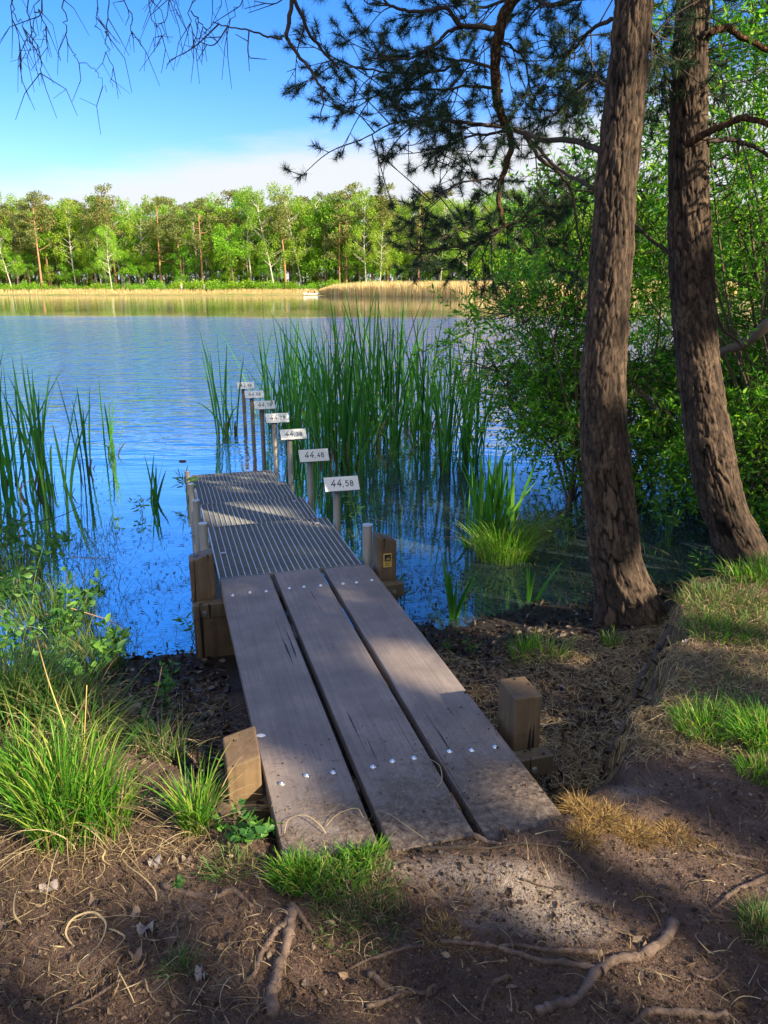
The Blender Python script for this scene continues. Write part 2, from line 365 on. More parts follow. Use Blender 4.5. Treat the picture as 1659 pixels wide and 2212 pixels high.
def woodmat(name,cols,plank=True):
    m,t,p,o=mat(name); v=objc(t); g=t.nodes.new('ShaderNodeMapping'); g.inputs['Scale'].default_value=(85,1.6,85) if plank else (45,45,2.0); t.links.new(v,g.inputs[0])
    gr=noise(t,1,5,.6,g.outputs[0]); st=noise(t,5,6,.65,v); sp=noise(t,55,2,.6,v)
    c=ramp(t,mth(t,'ADD',mth(t,'MULTIPLY',gr,.38),mth(t,'MULTIPLY',st,.62)),[(.3,cols[0]),(.5,cols[1]),(.68,cols[2])])
    gc=noise(t,.55,2,.5,g.outputs[0])
    cth=.285 if plank else .335
    crackm=ramp(t,gc,[(cth,(1,1,1)),(cth+.015,(0,0,0))])
    c=mixc(t,crackm,c,(.012,.01,.009))
    spot=ramp(t,sp,[(.69,(0,0,0)),(.75,(.6,.6,.6))]); c=mixc(t,spot,c,(.035,.027,.022))
    h=mth(t,'SUBTRACT',mth(t,'ADD',mth(t,'MULTIPLY',gr,.5),mth(t,'MULTIPLY',st,.3)),mth(t,'MULTIPLY',N2(t,crackm),1.2))
    ro=.62
    if plank:
        # trodden soil creeping over the landward end
        se=t.nodes.new('ShaderNodeSeparateXYZ'); t.links.new(v,se.inputs[0])
        dn=noise(t,7,7,.72,v); dn2=noise(t,45,5,.7,v)
        d=mth(t,'ADD',mth(t,'MULTIPLY',mth(t,'ADD',se.outputs[1],1.86),-2.8),mth(t,'ADD',mth(t,'MULTIPLY_ADD',dn,2.6,-1.55),mth(t,'MULTIPLY_ADD',se.outputs[0],.5,-.35)))
        d=mth(t,'ADD',d,mth(t,'MULTIPLY_ADD',dn2,1.2,-.6))
        f=mth(t,'MULTIPLY',d,2.0,clamp=True)
        sc=ramp(t,dn2,[(.3,(.05,.036,.028)),(.5,(.13,.10,.078)),(.7,(.26,.21,.165))])
        c=mixc(t,f,c,sc); h=mth(t,'ADD',h,mth(t,'MULTIPLY',mth(t,'MULTIPLY',f,dn2),2.0))
    t.links.new(c,p.inputs['Base Color']); p.inputs['Roughness'].default_value=ro; p.inputs['Specular IOR Level'].default_value=.4
    bump(t,p,h,.7,.004); return m
M['plank']=woodmat('weathered_plank',[(.135,.112,.104),(.205,.172,.158),(.30,.25,.225)])
M['post']=woodmat('oak_post',[(.065,.044,.027),(.13,.088,.052),(.22,.15,.085)],False)
M['beam']=woodmat('cross_beam',[(.06,.047,.032),(.12,.092,.058),(.20,.155,.095)],False)
def soilmat():
    m,t,p,o=mat('forest_soil'); v=posn(t); se=t.nodes.new('ShaderNodeSeparateXYZ'); t.links.new(v,se.inputs[0])
    a=noise(t,1.6,6,.65,v); b=noise(t,22,6,.7,v); c3=noise(t,120,4,.7,v)
    c4=noise(t,420,3,.7,v)
    k=mth(t,'ADD',mth(t,'MULTIPLY',a,.35),mth(t,'ADD',mth(t,'MULTIPLY',b,.27),mth(t,'ADD',mth(t,'MULTIPLY',c3,.22),mth(t,'MULTIPLY',c4,.16))))
    c=ramp(t,k,[(.37,(.035,.023,.018)),(.46,(.085,.056,.044)),(.55,(.15,.10,.080)),(.66,(.29,.225,.185))])
    # trodden pale sand patches
    def blob(x,y,rx,ry,amt):
        dx=mth(t,'DIVIDE',mth(t,'SUBTRACT',se.outputs[0],x),rx); dy=mth(t,'DIVIDE',mth(t,'SUBTRACT',se.outputs[1],y),ry)
        d=mth(t,'ADD',mth(t,'MULTIPLY',dx,dx),mth(t,'MULTIPLY',dy,dy))
        d=mth(t,'ADD',d,mth(t,'MULTIPLY_ADD',a,4.0,-2.0)); d=mth(t,'ADD',d,mth(t,'MULTIPLY_ADD',b,1.8,-.9))
        return mth(t,'MULTIPLY',mth(t,'SUBTRACT',1,d),amt,clamp=True)
    sand=ramp(t,mth(t,'ADD',mth(t,'MULTIPLY',b,.5),mth(t,'MULTIPLY',c3,.5)),[(.35,(.22,.185,.17)),(.6,(.44,.385,.35))])
    q1=PZ(1130,1930,.38); q2=PZ(1190,1990,.38); q3=PZ(1000,1900,.38); q4=PZ(1375,1700,.38)
    for q,rx,ry,am in ((q1,.27,.08,.7),(q2,.26,.08,.7),(q3,.22,.06,.6),(q4,.10,.06,.7)):
        c=mixc(t,blob(float(q[0]),float(q[1]),rx,ry,am),c,sand)
    # damp black mud beside the water; mossy tinge on the low ground
    wet=mth(t,'MULTIPLY',mth(t,'SUBTRACT',.15,mth(t,'ADD',se.outputs[2],mth(t,'MULTIPLY_ADD',b,.10,-.05))),14,clamp=True)
    c=mixc(t,mth(t,'MULTIPLY',wet,.85),c,(.012,.011,.011))
    far=mth(t,'MULTIPLY',mth(t,'SUBTRACT',se.outputs[1],30),.1,clamp=True)
    fg=ramp(t,noise(t,.25,5,.6,v),[(.38,(.20,.19,.06)),(.5,(.42,.32,.13)),(.62,(.13,.22,.04))])
    c=mixc(t,far,c,fg)
    t.links.new(c,p.inputs['Base Color']); t.links.new(mth(t,'MULTIPLY_ADD',wet,-.45,.9),p.inputs['Roughness'])
    p.inputs['Specular IOR Level'].default_value=.3
    bump(t,p,mth(t,'ADD',mth(t,'MULTIPLY',b,.6),mth(t,'MULTIPLY',c3,.4)),1,.035); return m
M['soil']=soilmat()
def watermat():
    m,t,p,o=mat('lake_water'); v=posn(t); se=t.nodes.new('ShaderNodeSeparateXYZ'); t.links.new(v,se.inputs[0])
    y=se.outputs[1]
    w1=noise(t,1,3,.55,v,(1.0,2.9,1)); w2=noise(t,1,3,.6,v,(5.0,13,1)); w3=noise(t,1,3,.6,v,(.16,.55,1))
    wf=noise(t,1,3,.65,v,(2.6,.85,1)); wm=noise(t,1,2,.6,v,(1.7,5.2,1))
    farw=mth(t,'MULTIPLY',mth(t,'SUBTRACT',y,14),.07,clamp=True)
    h=mth(t,'ADD',mth(t,'ADD',mth(t,'MULTIPLY',w1,.40),mth(t,'MULTIPLY',w2,.10)),mth(t,'MULTIPLY',w3,.5))
    h=mth(t,'ADD',h,mth(t,'ADD',mth(t,'MULTIPLY',mth(t,'MULTIPLY',wf,farw),1.3),mth(t,'MULTIPLY',mth(t,'MULTIPLY',wm,mth(t,'SUBTRACT',1,farw)),.36)))
    patch=noise(t,.05,3,.6,v,(1,.5,1))
    # wind: still water under the bank, ruffled in the middle, sheltered again below the far wood
    yn=mth(t,'ADD',y,mth(t,'MULTIPLY',mth(t,'MULTIPLY_ADD',noise(t,.09,4,.6,v,(.5,1,1)),22,-11),mth(t,'MULTIPLY',mth(t,'SUBTRACT',y,12),.04,clamp=True)))
    prof=ramp(t,mth(t,'DIVIDE',yn,100),[(.05,(.012,)*3),(.085,(.03,)*3),(.105,(.30,)*3),(.15,(.7,)*3),(.30,(1,)*3),(.45,(.8,)*3),(.52,(.12,)*3),(.62,(.03,)*3),(1,(.02,)*3)])
    amp=mth(t,'MULTIPLY',prof,mth(t,'MULTIPLY_ADD',patch,1.0,.5))
    b=t.nodes.new('ShaderNodeBump'); b.inputs['Strength'].default_value=1; b.inputs['Distance'].default_value=.33
    t.links.new(mth(t,'MULTIPLY',h,amp),b.inputs['Height'])
    t.nodes.remove(p)
    g=t.nodes.new('ShaderNodeBsdfGlossy'); g.inputs['Roughness'].default_value=.03; g.inputs['Color'].default_value=(.88,.94,1,1); t.links.new(b.outputs[0],g.inputs['Normal'])
    d=t.nodes.new('ShaderNodeBsdfDiffuse')
    # weed showing through the shallows
    sc=noise(t,3.2,6,.75,v); sc2=noise(t,26,4,.75,v)
    shl=mth(t,'MULTIPLY',mth(t,'SUBTRACT',7.6,y),.6,clamp=True)
    rgt=mth(t,'MULTIPLY',mth(t,'MULTIPLY',mth(t,'ADD',mth(t,'SUBTRACT',se.outputs[0],-.55),mth(t,'MULTIPLY_ADD',sc,1.2,-.6)),1.6,clamp=True),mth(t,'MULTIPLY',mth(t,'SUBTRACT',9.6,y),.5,clamp=True))
    shal=mth(t,'MAXIMUM',mth(t,'MULTIPLY',shl,.7),rgt)
    scum=mth(t,'MULTIPLY',mth(t,'MULTIPLY',mth(t,'SUBTRACT',mth(t,'ADD',mth(t,'MULTIPLY',sc,.55),mth(t,'MULTIPLY',sc2,.5)),.53),9,clamp=True),shal,clamp=True)
    t.links.new(mixc(t,scum,mixc(t,rgt,(.008,.020,.040),(.03,.05,.07)),(.03,.035,.025)),d.inputs[0])
    fr=t.nodes.new('ShaderNodeFresnel'); fr.inputs[0].default_value=1.45; t.links.new(b.outputs[0],fr.inputs['Normal'])
    f=mth(t,'MULTIPLY_ADD',fr.outputs[0],.30,.86,clamp=True)
    f=mth(t,'MULTIPLY',mth(t,'MULTIPLY',f,mth(t,'MULTIPLY_ADD',scum,-.65,1)),mth(t,'MULTIPLY_ADD',rgt,-.6,1))
    mx=t.nodes.new('ShaderNodeMixShader'); t.links.new(f,mx.inputs[0]); t.links.new(d.outputs[0],mx.inputs[1]); t.links.new(g.outputs[0],mx.inputs[2]); t.links.new(mx.outputs[0],o.inputs[0])
    return m
M['water']=watermat()
# ================= GROUND AND WATER
def grow(a,b,step,lo,hi):
    c=list(np.arange(a,b+step/2,step)); s=step; x=c[-1]
    while x<hi: s=min(s*1.18,25); x+=s; c.append(x)
    s=step; x=c[0]
    while x>lo: s=min(s*1.18,25); x-=s; c.insert(0,x)
    return np.array(c)
gx=grow(-2.2,3.0,.016,-700,700); gy=grow(.9,5.4,.016,-80,900)
X,Y=np.meshgrid(gx,gy); Z=zt(X,Y); nx=len(gx)
mb=MB(); i=np.arange(len(gy)-1)[:,None]*nx+np.arange(nx-1)[None]
mb.add(np.stack([X,Y,Z],-1).reshape(-1,3),np.stack([i,i+1,i+nx+1,i+nx],-1).reshape(-1,4),0.5)
tag(mb.build('ground',M['soil'],smooth=True),kind='structure')
mb=MB(); mb.add([(-900,-20,0),(900,-20,0),(900,1000,0),(-900,1000,0)],np.array([[0,1,2,3]]),.5)
tag(mb.build('lake_water',M['water']),kind='structure')
# ================= FAR SHORE WOOD
def trunk_pts(h,lean,k=7,wig=.15):
    t=np.linspace(0,1,k); a=R.random()*6.28
    p=np.zeros((k,3)); p[:,2]=h*t; p[:,0]=lean*h*t**1.3+wig*np.sin(t*4+a); p[:,1]=wig*np.cos(t*3.3+a); p-=p[0]; return p
def clumpcloud(mb,cents,rads,n,size,flatz=.7):
    for c,r in zip(cents,rads):
        k=max(4,int(n*r*r)); d=nrm(R.normal(size=(k,3)))*(R.random((k,1))**.4)*r; d[:,2]*=flatz
        cards(mb,c+d,R.uniform(.6,1.3,k)*size)
def far_pine(h,lean,vis=.45):
    root=empty('pine_tree',(0,0,0),'x','tree'); p=trunk_pts(h*.95,lean)
    tb=MB(); tb.tube(p,np.linspace(.27,.07,len(p)),7); cb=MB(); cs=[];rs=[]
    for k in range(15):
        f=R.uniform(vis,.97); q=np.array([np.interp(f,np.linspace(0,1,len(p)),p[:,j]) for j in range(3)])
        a=R.random()*6.28; l=R.uniform(.08,.20)*h*(1.15-.55*(f-vis)/(1-vis)); e=q+np.array([math.cos(a)*l,math.sin(a)*l,R.uniform(.0,.10)*h])
        tb.tube([q,(q+e)/2+[0,0,-.2],e],[.09,.06,.03],5,False)
        for g in range(3): cs.append(e+R.normal(size=3)*[1.1,1.1,.5]); rs.append(R.uniform(.7,1.5))
    cs.append(p[-1]+[0,0,.3]); rs.append(1.5)
    clumpcloud(cb,cs,rs,62,.36,.55)
    tb.build('trunk',M['pinetrunkfar'],root,True); cb.build('crown',M['pinecrown'],root); return root
def far_birch(h,lean,vis=.25):
    root=empty('birch_tree',(0,0,0),'x','tree'); p=trunk_pts(h*.95,lean,8,.35)
    tb=MB(); tb.tube(p,np.linspace(.17,.03,len(p)),7); cb=MB(); cs=[];rs=[]
    for k in range(34):
        f=R.uniform(vis,.98); q=np.array([np.interp(f,np.linspace(0,1,len(p)),p[:,j]) for j in range(3)])
        a=R.random()*6.28; l=(.05+.12*math.sin(min(1,(1-f)*1.7+.15)*math.pi*.5))*h*R.uniform(.6,1.1); e=q+np.array([math.cos(a)*l,math.sin(a)*l,l*R.uniform(.4,1.1)])
        tb.tube([q,q+(e-q)*.5+[0,0,-.05*l],e],[.06,.04,.015],4,False)
        for g in range(3):
            cs.append(e+R.normal(size=3)*[.6,.6,.5]-[0,0,R.uniform(0,1.0)]); rs.append(R.uniform(.45,1.05))
    clumpcloud(cb,cs,rs,105,.30,1.25)
    tb.build('trunk',M['birchbark'],root,True); cb.build('crown',M['birchcrown'],root); return root
def far_oak(h,lean,vis=.2):
    root=empty('broadleaf_tree',(0,0,0),'x','tree'); p=trunk_pts(h*.8,lean,6,.2)
    tb=MB(); tb.tube(p,np.linspace(.24,.07,len(p)),7); cb=MB(); cs=[];rs=[]
    for k in range(26):
        f=R.uniform(vis,1); q=np.array([np.interp(f,np.linspace(0,1,len(p)),p[:,j]) for j in range(3)])
        a=R.random()*6.28; l=R.uniform(.08,.26)*h*math.sin(min(1,.25+.9*f)*math.pi*.8); e=q+np.array([math.cos(a)*l,math.sin(a)*l,l*R.uniform(.2,.9)])
        tb.tube([q,(q+e)/2,e],[.08,.05,.02],4,False)
        for g in range(2): cs.append(e+R.normal(size=3)*.5); rs.append(R.uniform(.7,1.5))
    clumpcloud(cb,cs,rs,62,.36,.85)
    tb.build('trunk',M['darktrunk'],root,True); cb.build('crown',M['oakcrown'],root); return root
PR={'pine':[far_pine(20,.03),far_pine(20,-.06,.55),far_pine(20,.0,.35)],
    'birch':[far_birch(20,.02),far_birch(20,-.13),far_birch(20,.10)],
    'oak':[far_oak(16,.03,.1),far_oak(16,-.12,.3),far_oak(16,.0,.03)]}
PH={'pine':20,'birch':20,'oak':16}
used=set()
def put(kind,var,x,y,h,rz,label,group):
    pr=PR[kind][var]; loc=(x,y,float(zt(x,y))-.1); s=h/PH[kind]
    if (kind,var) not in used:
        used.add((kind,var)); pr.location=loc; pr.rotation_euler=(0,0,rz); pr.scale=(s,s,s); o=pr
    else: o=copy_tree(pr,loc,rz,s)
    o['label']=label
    if group: o['group']=group
    else:
        if 'group' in o: del o['group']
    return o
front=[ # photo x, top y, kind, variant, label
(-20,440,'birch',0,'pale birch cut by the left edge of the far wood'),
(25,470,'birch',1,'birch with leaning white trunk, leftmost whole birch on the far shore'),
(90,428,'pine',0,'broad olive pine with orange trunk, leftmost pine on the far shore'),
(165,430,'birch',0,'thin forked birch right of the leftmost broad pine'),
(212,440,'birch',1,'white birch whose trunk leans left below the tall pine'),
(252,406,'pine',1,'tallest dark pine standing above the left half of the far wood'),
(242,488,'birch',0,'short forked birch in front of the tallest dark pine'),
(308,448,'birch',2,'light green birch right of the tallest dark pine'),
(350,432,'pine',2,'grey green pine behind the small round tree'),
(400,520,'oak',0,'small round bright green tree at the far waterline'),
(438,442,'pine',0,'wide olive pine right of the small round tree'),
(395,450,'pine',1,'olive pine between the light birch and the wide pine'),
(505,468,'oak',1,'vivid green broadleaf tree with leaning forked trunk'),
(500,418,'pine',2,'dark pine top rising behind the vivid green tree'),
(545,405,'birch',0,'brownish half bare birch top above the vivid green tree'),
(592,412,'birch',1,'fresh green birch left of the orange double trunked pine'),
(618,430,'pine',1,'narrow pine with orange double trunk in the middle of the wood'),
(652,402,'birch',1,'tall light birch with white trunk beside the boat'),
(705,410,'oak',0,'broad green tree behind the boat'),
(748,412,'pine',0,'dark green pine above the left end of the golden reeds'),
(735,470,'pine',2,'drooping yellowish pine behind the left end of the golden reeds'),
(792,408,'birch',0,'big spreading birch with white branching trunk behind the reeds'),
(838,405,'pine',1,'tall pine with orange trunk right of the spreading birch'),
(820,475,'birch',2,'young slender birch at the back of the golden reeds'),
(870,430,'birch',1,'light green birch left of the hanging pine bough'),
(905,425,'pine',2,'olive pine left of the hanging pine bough'),
(950,440,'birch',2,'birch with bent white trunk behind the hanging pine bough'),
(1010,430,'birch',0,'pale birch seen through the hanging pine bough'),
(1060,425,'oak',0,'yellow green tree seen under the hanging pine bough'),
(1130,440,'birch',1,'birch behind the hanging bough, near the left large trunk'),
(1190,450,'pine',0,'far pine just left of the left large trunk'),
(1245,455,'oak',1,'far green tree touching the left large trunk'),
(1420,460,'oak',0,'far green tree seen between the two large trunks'),
(1590,470,'birch',0,'far birch seen right of the right large trunk')]
for (px,ty,k,v,lab) in front:
    Yd=160+R.uniform(0,6)+(4 if ty<450 else 0); b=PY(px,614,Yd); tp=PY(px,ty-4,Yd); g=float(zt(b[0],Yd))
    put(k,v,b[0],Yd,tp[2]-g,R.uniform(-.3,.3),lab,None)
for row,(yd,stp,t0) in enumerate(((171,33,428),(180,29,424),(191,27,422),(205,24,432))):
    for px in np.arange(-90,1760,stp):
        px=px+R.uniform(-12,12); k=random.choice(['pine','birch','birch','oak'] if row<2 else ['pine','pine','birch','oak']); Yd=yd+R.uniform(-3,3)
        tp=PY(px,t0+R.uniform(-14,40)+26*vn(np.array(px*.011),np.array(row*3.),7)+ (14 if 255<px<480 else 0),Yd); 
        put(k,random.randrange(len(PR[k])) if row<2 or k!='oak' else 2,tp[0],Yd,tp[2]-.6,R.random()*6.28,'one of the close set trees filling the depth of the far wood','trees filling the depth of the far wood')
for row,yd in enumerate((168,196,212)):
    for px in np.arange(-70,1740,34 if row<1 else 30):
        px=px+R.uniform(-10,10); Yd=yd+R.uniform(-2.5,2.5); q=PY(px,600,Yd); put('oak',2,q[0],Yd,R.uniform(5.5,10) if row<1 else R.uniform(10,14),R.random()*6.28,'one of the low bushy trees growing under the far wood','low bushy trees under the far wood')
# undergrowth shrubs along the far bank
def bush():
    root=empty('shrub',(0,0,0),'x','shrub'); tb=MB(); cb=MB(); cs=[];rs=[]
    for k in range(9):
        a=R.random()*6.28; e=np.array([math.cos(a)*R.uniform(.3,1.5),math.sin(a)*R.uniform(.3,1.2),R.uniform(.5,1.6)]); tb.tube([(0,0,0),e*.6,e],[.04,.03,.01],4,False)
        cs.append(e); rs.append(R.uniform(.5,.9))
    clumpcloud(cb,cs,rs,150,.2,.8); tb.build('stem',M['darktrunk'],root); cb.build('crown',M['oakcrown'],root); return root
bp=bush(); first=True
for px in list(np.arange(-40,700,19))+list(np.arange(700,1700,30)):
    px+=R.uniform(-6,6); Yd=R.uniform(158.5,162)+(2.5 if px<330 else 0); b=PY(px,614,Yd); s=R.uniform(.9,1.6)*(1.0 if px>330 else .8)
    o=bp if first else copy_tree(bp,(0,0,0)); first=False
    o.location=(b[0],Yd,float(zt(b[0],Yd))-.1); o.scale=(s*1.3,s,s); o.rotation_euler=(0,0,R.random()*6)
    tag(o,'low green shrub in the undergrowth row along the far bank','shrub','undergrowth shrubs along the far bank')
mb=MB(); n=26000
x=R.uniform(-95,10,n); far=np.interp(x,[-400,-60,0,60,400],[150,152,156,160,170]); y=far+R.uniform(-.6,3.2,n)
keep=R.random(n)<np.clip(.35+1.3*vn(x*.12,y*0,4)+.4*(x<-15),.03,1); x=x[keep];y=y[keep]
blades(mb,np.stack([x,y,zt(x,y)-.02],-1),R.uniform(.35,.95,len(x)),R.random(len(x))*6.28,R.uniform(.05,.5,len(x)),R.uniform(.04,.08,len(x)),2)
tag(mb.build('bank_grass',M['reedgold']),'dry golden grass along the far waterline','grass',kind='stuff')
mb=MB(); n=34000
tt=R.random(n); px=690+tt*900
Y0=np.interp(px,[690,760,1000,1600],[150,140,126,118]); yy=Y0+R.random(n)*np.interp(px,[690,760,1600],[2,10,22])
xx=(px-830)/F*(yy*CT+H*ST)
hh=np.interp(px,[690,720,800,1600],[1.1,2.0,2.5,2.4])*R.uniform(.75,1.12,n)
blades(mb,np.stack([xx,yy,np.full(n,-.05)],-1),hh,R.random(n)*6.28,R.uniform(.02,.14,n),R.uniform(.05,.09,n),3)
tag(mb.build('golden_reed_bed',M['reedgold']),'belt of tall dry golden reeds at the right of the far shore','reeds',kind='stuff')
# people and boat far away
SK=flat('skin',(.5,.33,.25),.6); MH=flat('dark_hair',(.05,.035,.03),.7)
def person(loc,rz,pose,shirt,trous,label,cap=None):
    me=bpy.data.meshes.new('p')
    if pose=='stand':
        P=[(0,0,.95),(0,0,1.15),(0,0,1.38),(0,0,1.50),(0,0,1.60),(0,0,1.70),(-.19,0,1.38),(-.25,.03,1.12),(-.22,.12,.9),(.19,0,1.38),(.26,.02,1.12),(.24,.1,.9),(-.1,0,.9),(-.12,.02,.5),(-.13,-.02,.08),(-.13,.12,.03),(.1,0,.9),(.12,-.04,.5),(.14,-.1,.08),(.14,.05,.03)]
    else:
        P=[(0,0,.12),(0,.02,.32),(0,.04,.55),(0,.06,.67),(0,.07,.77),(0,.07,.87),(-.19,.04,.55),(-.24,.14,.32),(-.16,.3,.25),(.19,.04,.55),(.24,.14,.32),(.16,.3,.25),(-.1,.06,.12),(-.12,.45,.2),(-.12,.5,-.15),(-.12,.6,-.2),(.1,.06,.12),(.12,.45,.2),(.12,.5,-.15),(.12,.6,-.2)]
    E=[(0,1),(1,2),(2,3),(3,4),(4,5),(2,6),(6,7),(7,8),(2,9),(9,10),(10,11),(0,12),(12,13),(13,14),(14,15),(0,16),(16,17),(17,18),(18,19)]
    rr=[.15,.14,.16,.06,.09,.08,.07,.05,.035,.07,.05,.035,.09,.07,.045,.035,.09,.07,.045,.035]
    me.from_pydata(P,E,[]); ob=bpy.data.objects.new('tmp',me); COL.objects.link(ob)
    ob.modifiers.new('s','SKIN'); 
    for i,q in enumerate(me.skin_vertices[0].data): q.radius=(rr[i],rr[i]*.8); q.use_root=(i==0)
    sb=ob.modifiers.new('u','SUBSURF'); sb.levels=1
    dg=bpy.context.evaluated_depsgraph_get(); dg.update(); m2=bpy.data.meshes.new_from_object(ob.evaluated_get(dg)); bpy.data.objects.remove(ob)
    o=bpy.data.objects.new('person',m2); COL.objects.link(o); m2.materials.clear()
    for q in (SK,flat('shirt_cloth',shirt,.8),flat('trouser_cloth',trous,.8),MH if cap is None else flat('cap_cloth',cap,.8)): m2.materials.append(q)
    zw,zn,zh=(.97,1.47,1.68) if pose=='stand' else (.16,.63,.84)
    for f in m2.polygons:
        c=f.center; f.use_smooth=True
        arm=abs(c[0])>.2 and c[2]<zn-.2
        f.material_index=0 if (c[2]>zn or (arm and c[2]>zw-.12)) else (1 if c[2]>zw else 2)
        if c[2]>zh or (c[2]>zn+.1 and c[1]<-.02): f.material_index=3
    o.location=loc; o.rotation_euler=(0,0,rz); return tag(o,label,'person')
for px,Yd,rz,sh,tr,cap,lab in ((392,158.2,.4,(.55,.42,.3),(.45,.55,.65),(.8,.8,.8),'person with a white cap standing left on the far bank'),
        (441,158.2,3.0,(.75,.68,.6),(.7,.6,.45),None,'person in pale clothes standing right on the far bank'),
        (570,162,2.0,(.15,.25,.5),(.06,.07,.12),None,'person in blue standing in the shade under the far trees')):
    b=PY(px,614,Yd); person((b[0],Yd,float(zt(b[0],Yd))),rz,'stand',sh,tr,lab,cap)
def boat():
    c=PZ(675,634,0); c=PY(675,614,150); root=empty('rowing_boat',(c[0],c[1],.0),'small white rowing boat drawn up beside the golden reeds','boat')
    mb=MB(); m=11; T=np.linspace(-1,1,m); prof=[]
    for t in T:
        w=.62*(1-abs(t)**2.6*(.95 if t>0 else .45)); zb=-.12+.16*max(0,t)**2; zg=.36+.14*abs(t)**2
        prof.append([(t*1.6,-w,zg),(t*1.6,-w*.8,(zb+zg)/2),(t*1.6,-w*.35,zb),(t*1.6,w*.35,zb),(t*1.6,w*.8,(zb+zg)/2),(t*1.6,w,zg),(t*1.6,w-.05,zg),(t*1.6,w*.35,zb+.06),(t*1.6,-w*.35,zb+.06),(t*1.6,-w+.05,zg)])
    v=np.array(prof).reshape(-1,3); k=10; i=np.arange(m-1)[:,None]*k; j=np.arange(k)[None]
    mb.add(v,np.stack([i+j,i+(j+1)%k,i+k+(j+1)%k,i+k+j],-1).reshape(-1,4)); mb.f.append(np.array([list(range(k))])); mb.f.append(np.array([[(m-1)*k+q for q in range(k)][::-1]]))
    mb.build('hull',flat('white_boat_paint',(.8,.8,.78),.4),root,True)
    for t in (-.7,.3):
        b=MB(); b.box((t,0,.22),(.12,0,0),(0,.5,0),(0,0,.02)); b.build('thwart',M['post'],root)
    person((c[0]-.7,c[1],.25),1.6,'sit',(.6,.05,.05),(.06,.06,.1),'person in red sitting in the white boat')
    person((c[0]+.35,c[1],.25),-1.2,'sit',(.08,.08,.15),(.05,.05,.08),'person in dark clothes sitting in the white boat')
boat()
# ================= JETTY
jl=J(.43,-.2,0)
jet=empty('jetty',(0,0,0),'plank jetty with four stepped steel gratings leading down into the lake','jetty')
jet.location=O; jet.rotation_euler=(0,0,math.atan2(U[1],U[0]))
def jb(name,m,fn,parent=jet,smooth=False):
    b=MB(); fn(b); return b.build(name,m,parent,smooth)
EXx,EYy,EZ=np.eye(3)
for k,(a,b_,dz) in enumerate(((0,.283,0),(.312,.575,.002),(.604,.875,-.001))):
    o=jb('plank',M['plank'],lambda b:b.box(((a+b_)/2,-1.17-.02*k,.372+dz),EXx*(b_-a)/2,EYy*(1.165+.02*k),EZ*.028,bev=.004))
    us=[a+.05+(b_-a-.1)*q for q in (0,.5,1)]
    for v in (-1.955,-.27):
        for u in us:
            bb=MB(); uu=u+R.uniform(-.006,.006); vv=v+R.uniform(-.012,.012)
            bb.tube([(uu,vv,.399+dz),(uu,vv,.4035+dz),(uu,vv,.406+dz)],[.0115,.0105,.006],10); bb.tube([(uu,vv,.4058+dz),(uu,vv,.4085+dz)],[.006,.0055],6)
            bb.build('bolt',M['bolt'],o,True)
def post(u0,u1,v0,v1,zb,zt_,sl_u,sl_v,name='post'):
    def fn(b):
        v=[]
        for z in (0,1):
            for (u,w) in ((u0,v0),(u1,v0),(u1,v1),(u0,v1)):
                zz=zb if z==0 else zt_+sl_u*(u-(u0+u1)/2)+sl_v*(w-(v0+v1)/2); v.append((u,w,zz))
        b.add(v,np.array([[0,1,5,4],[1,2,6,5],[2,3,7,6],[3,0,4,7],[4,5,6,7],[3,2,1,0]]),.5)
    o=jb(name,M['post'],fn)
    md=o.modifiers.new('bevel','BEVEL'); md.width=.006; md.segments=2; return o
post(.925,1.033,-1.905,-1.755,-.3,.545,-.02,.02)
post(-.125,-.012,-1.93,-1.79,-.3,.50,.25,.25)
pp=post(.903,1.013,-.125,0.0,-.5,.585,-.35,-.05)
post(-.160,-.03,-.125,0.0,-.5,.575,.30,-.05)
for v in (-1.941,-.161):
    o=jb('cross_beam',M['beam'],lambda b:b.box((.44,v,.288),EXx*(.62 if v<-1 else .60),EYy*.033,EZ*.042,bev=.005))
    for u in (-.10,.98):
        bb=MB(); bb.tube([(u,v-.033,.28),(u,v-.043,.28)],[.013,.011],8); bb.build('bolt',M['bolt'],o)
for u in (-.02,.88):
    jb('pile',M['post'],lambda b:b.box((u,-.16,-.1),EXx*.13,EYy*.028,EZ*.345,bev=.005))
# small yellow badge on the right far post
bd=jb('badge',flat('yellow_badge',(.62,.42,.10),.5,0,.12),lambda b:b.box((.958,-.1275,.455),EXx*.025,EYy*.0022,EZ*.042,bev=.0015),pp)
jb('emblem',flat('dark_badge_field',(.018,.015,.02),.6),lambda b:b.box((.958,-.1305,.471),EXx*.019,EYy*.0012,EZ*.021),bd)
def em(b):
    # heron-like tuft above waterline, as the worn emblem shows
    b.add([(0.944,-.1322,.458),(0.972,-.1322,.458),(0.968,-.1322,.466),(0.964,-.1322,.480),(0.960,-.1322,.470),(0.955,-.1322,.476),(0.951,-.1322,.466)],[[0,1,2,3,4,5,6]],.5)
jb('emblem_shape',flat('badge_gold',(.40,.26,.07),.5),em,bd)
def lines(b):
    for k,z in enumerate((.4385,.4265)):
        for j in range(7): b.box((.943+j*.005,-.1302,z),EXx*.0018,EYy*.0006,EZ*.003)
jb('badge_lettering',flat('badge_ink',(.16,.10,.03),.6),lines,bd)
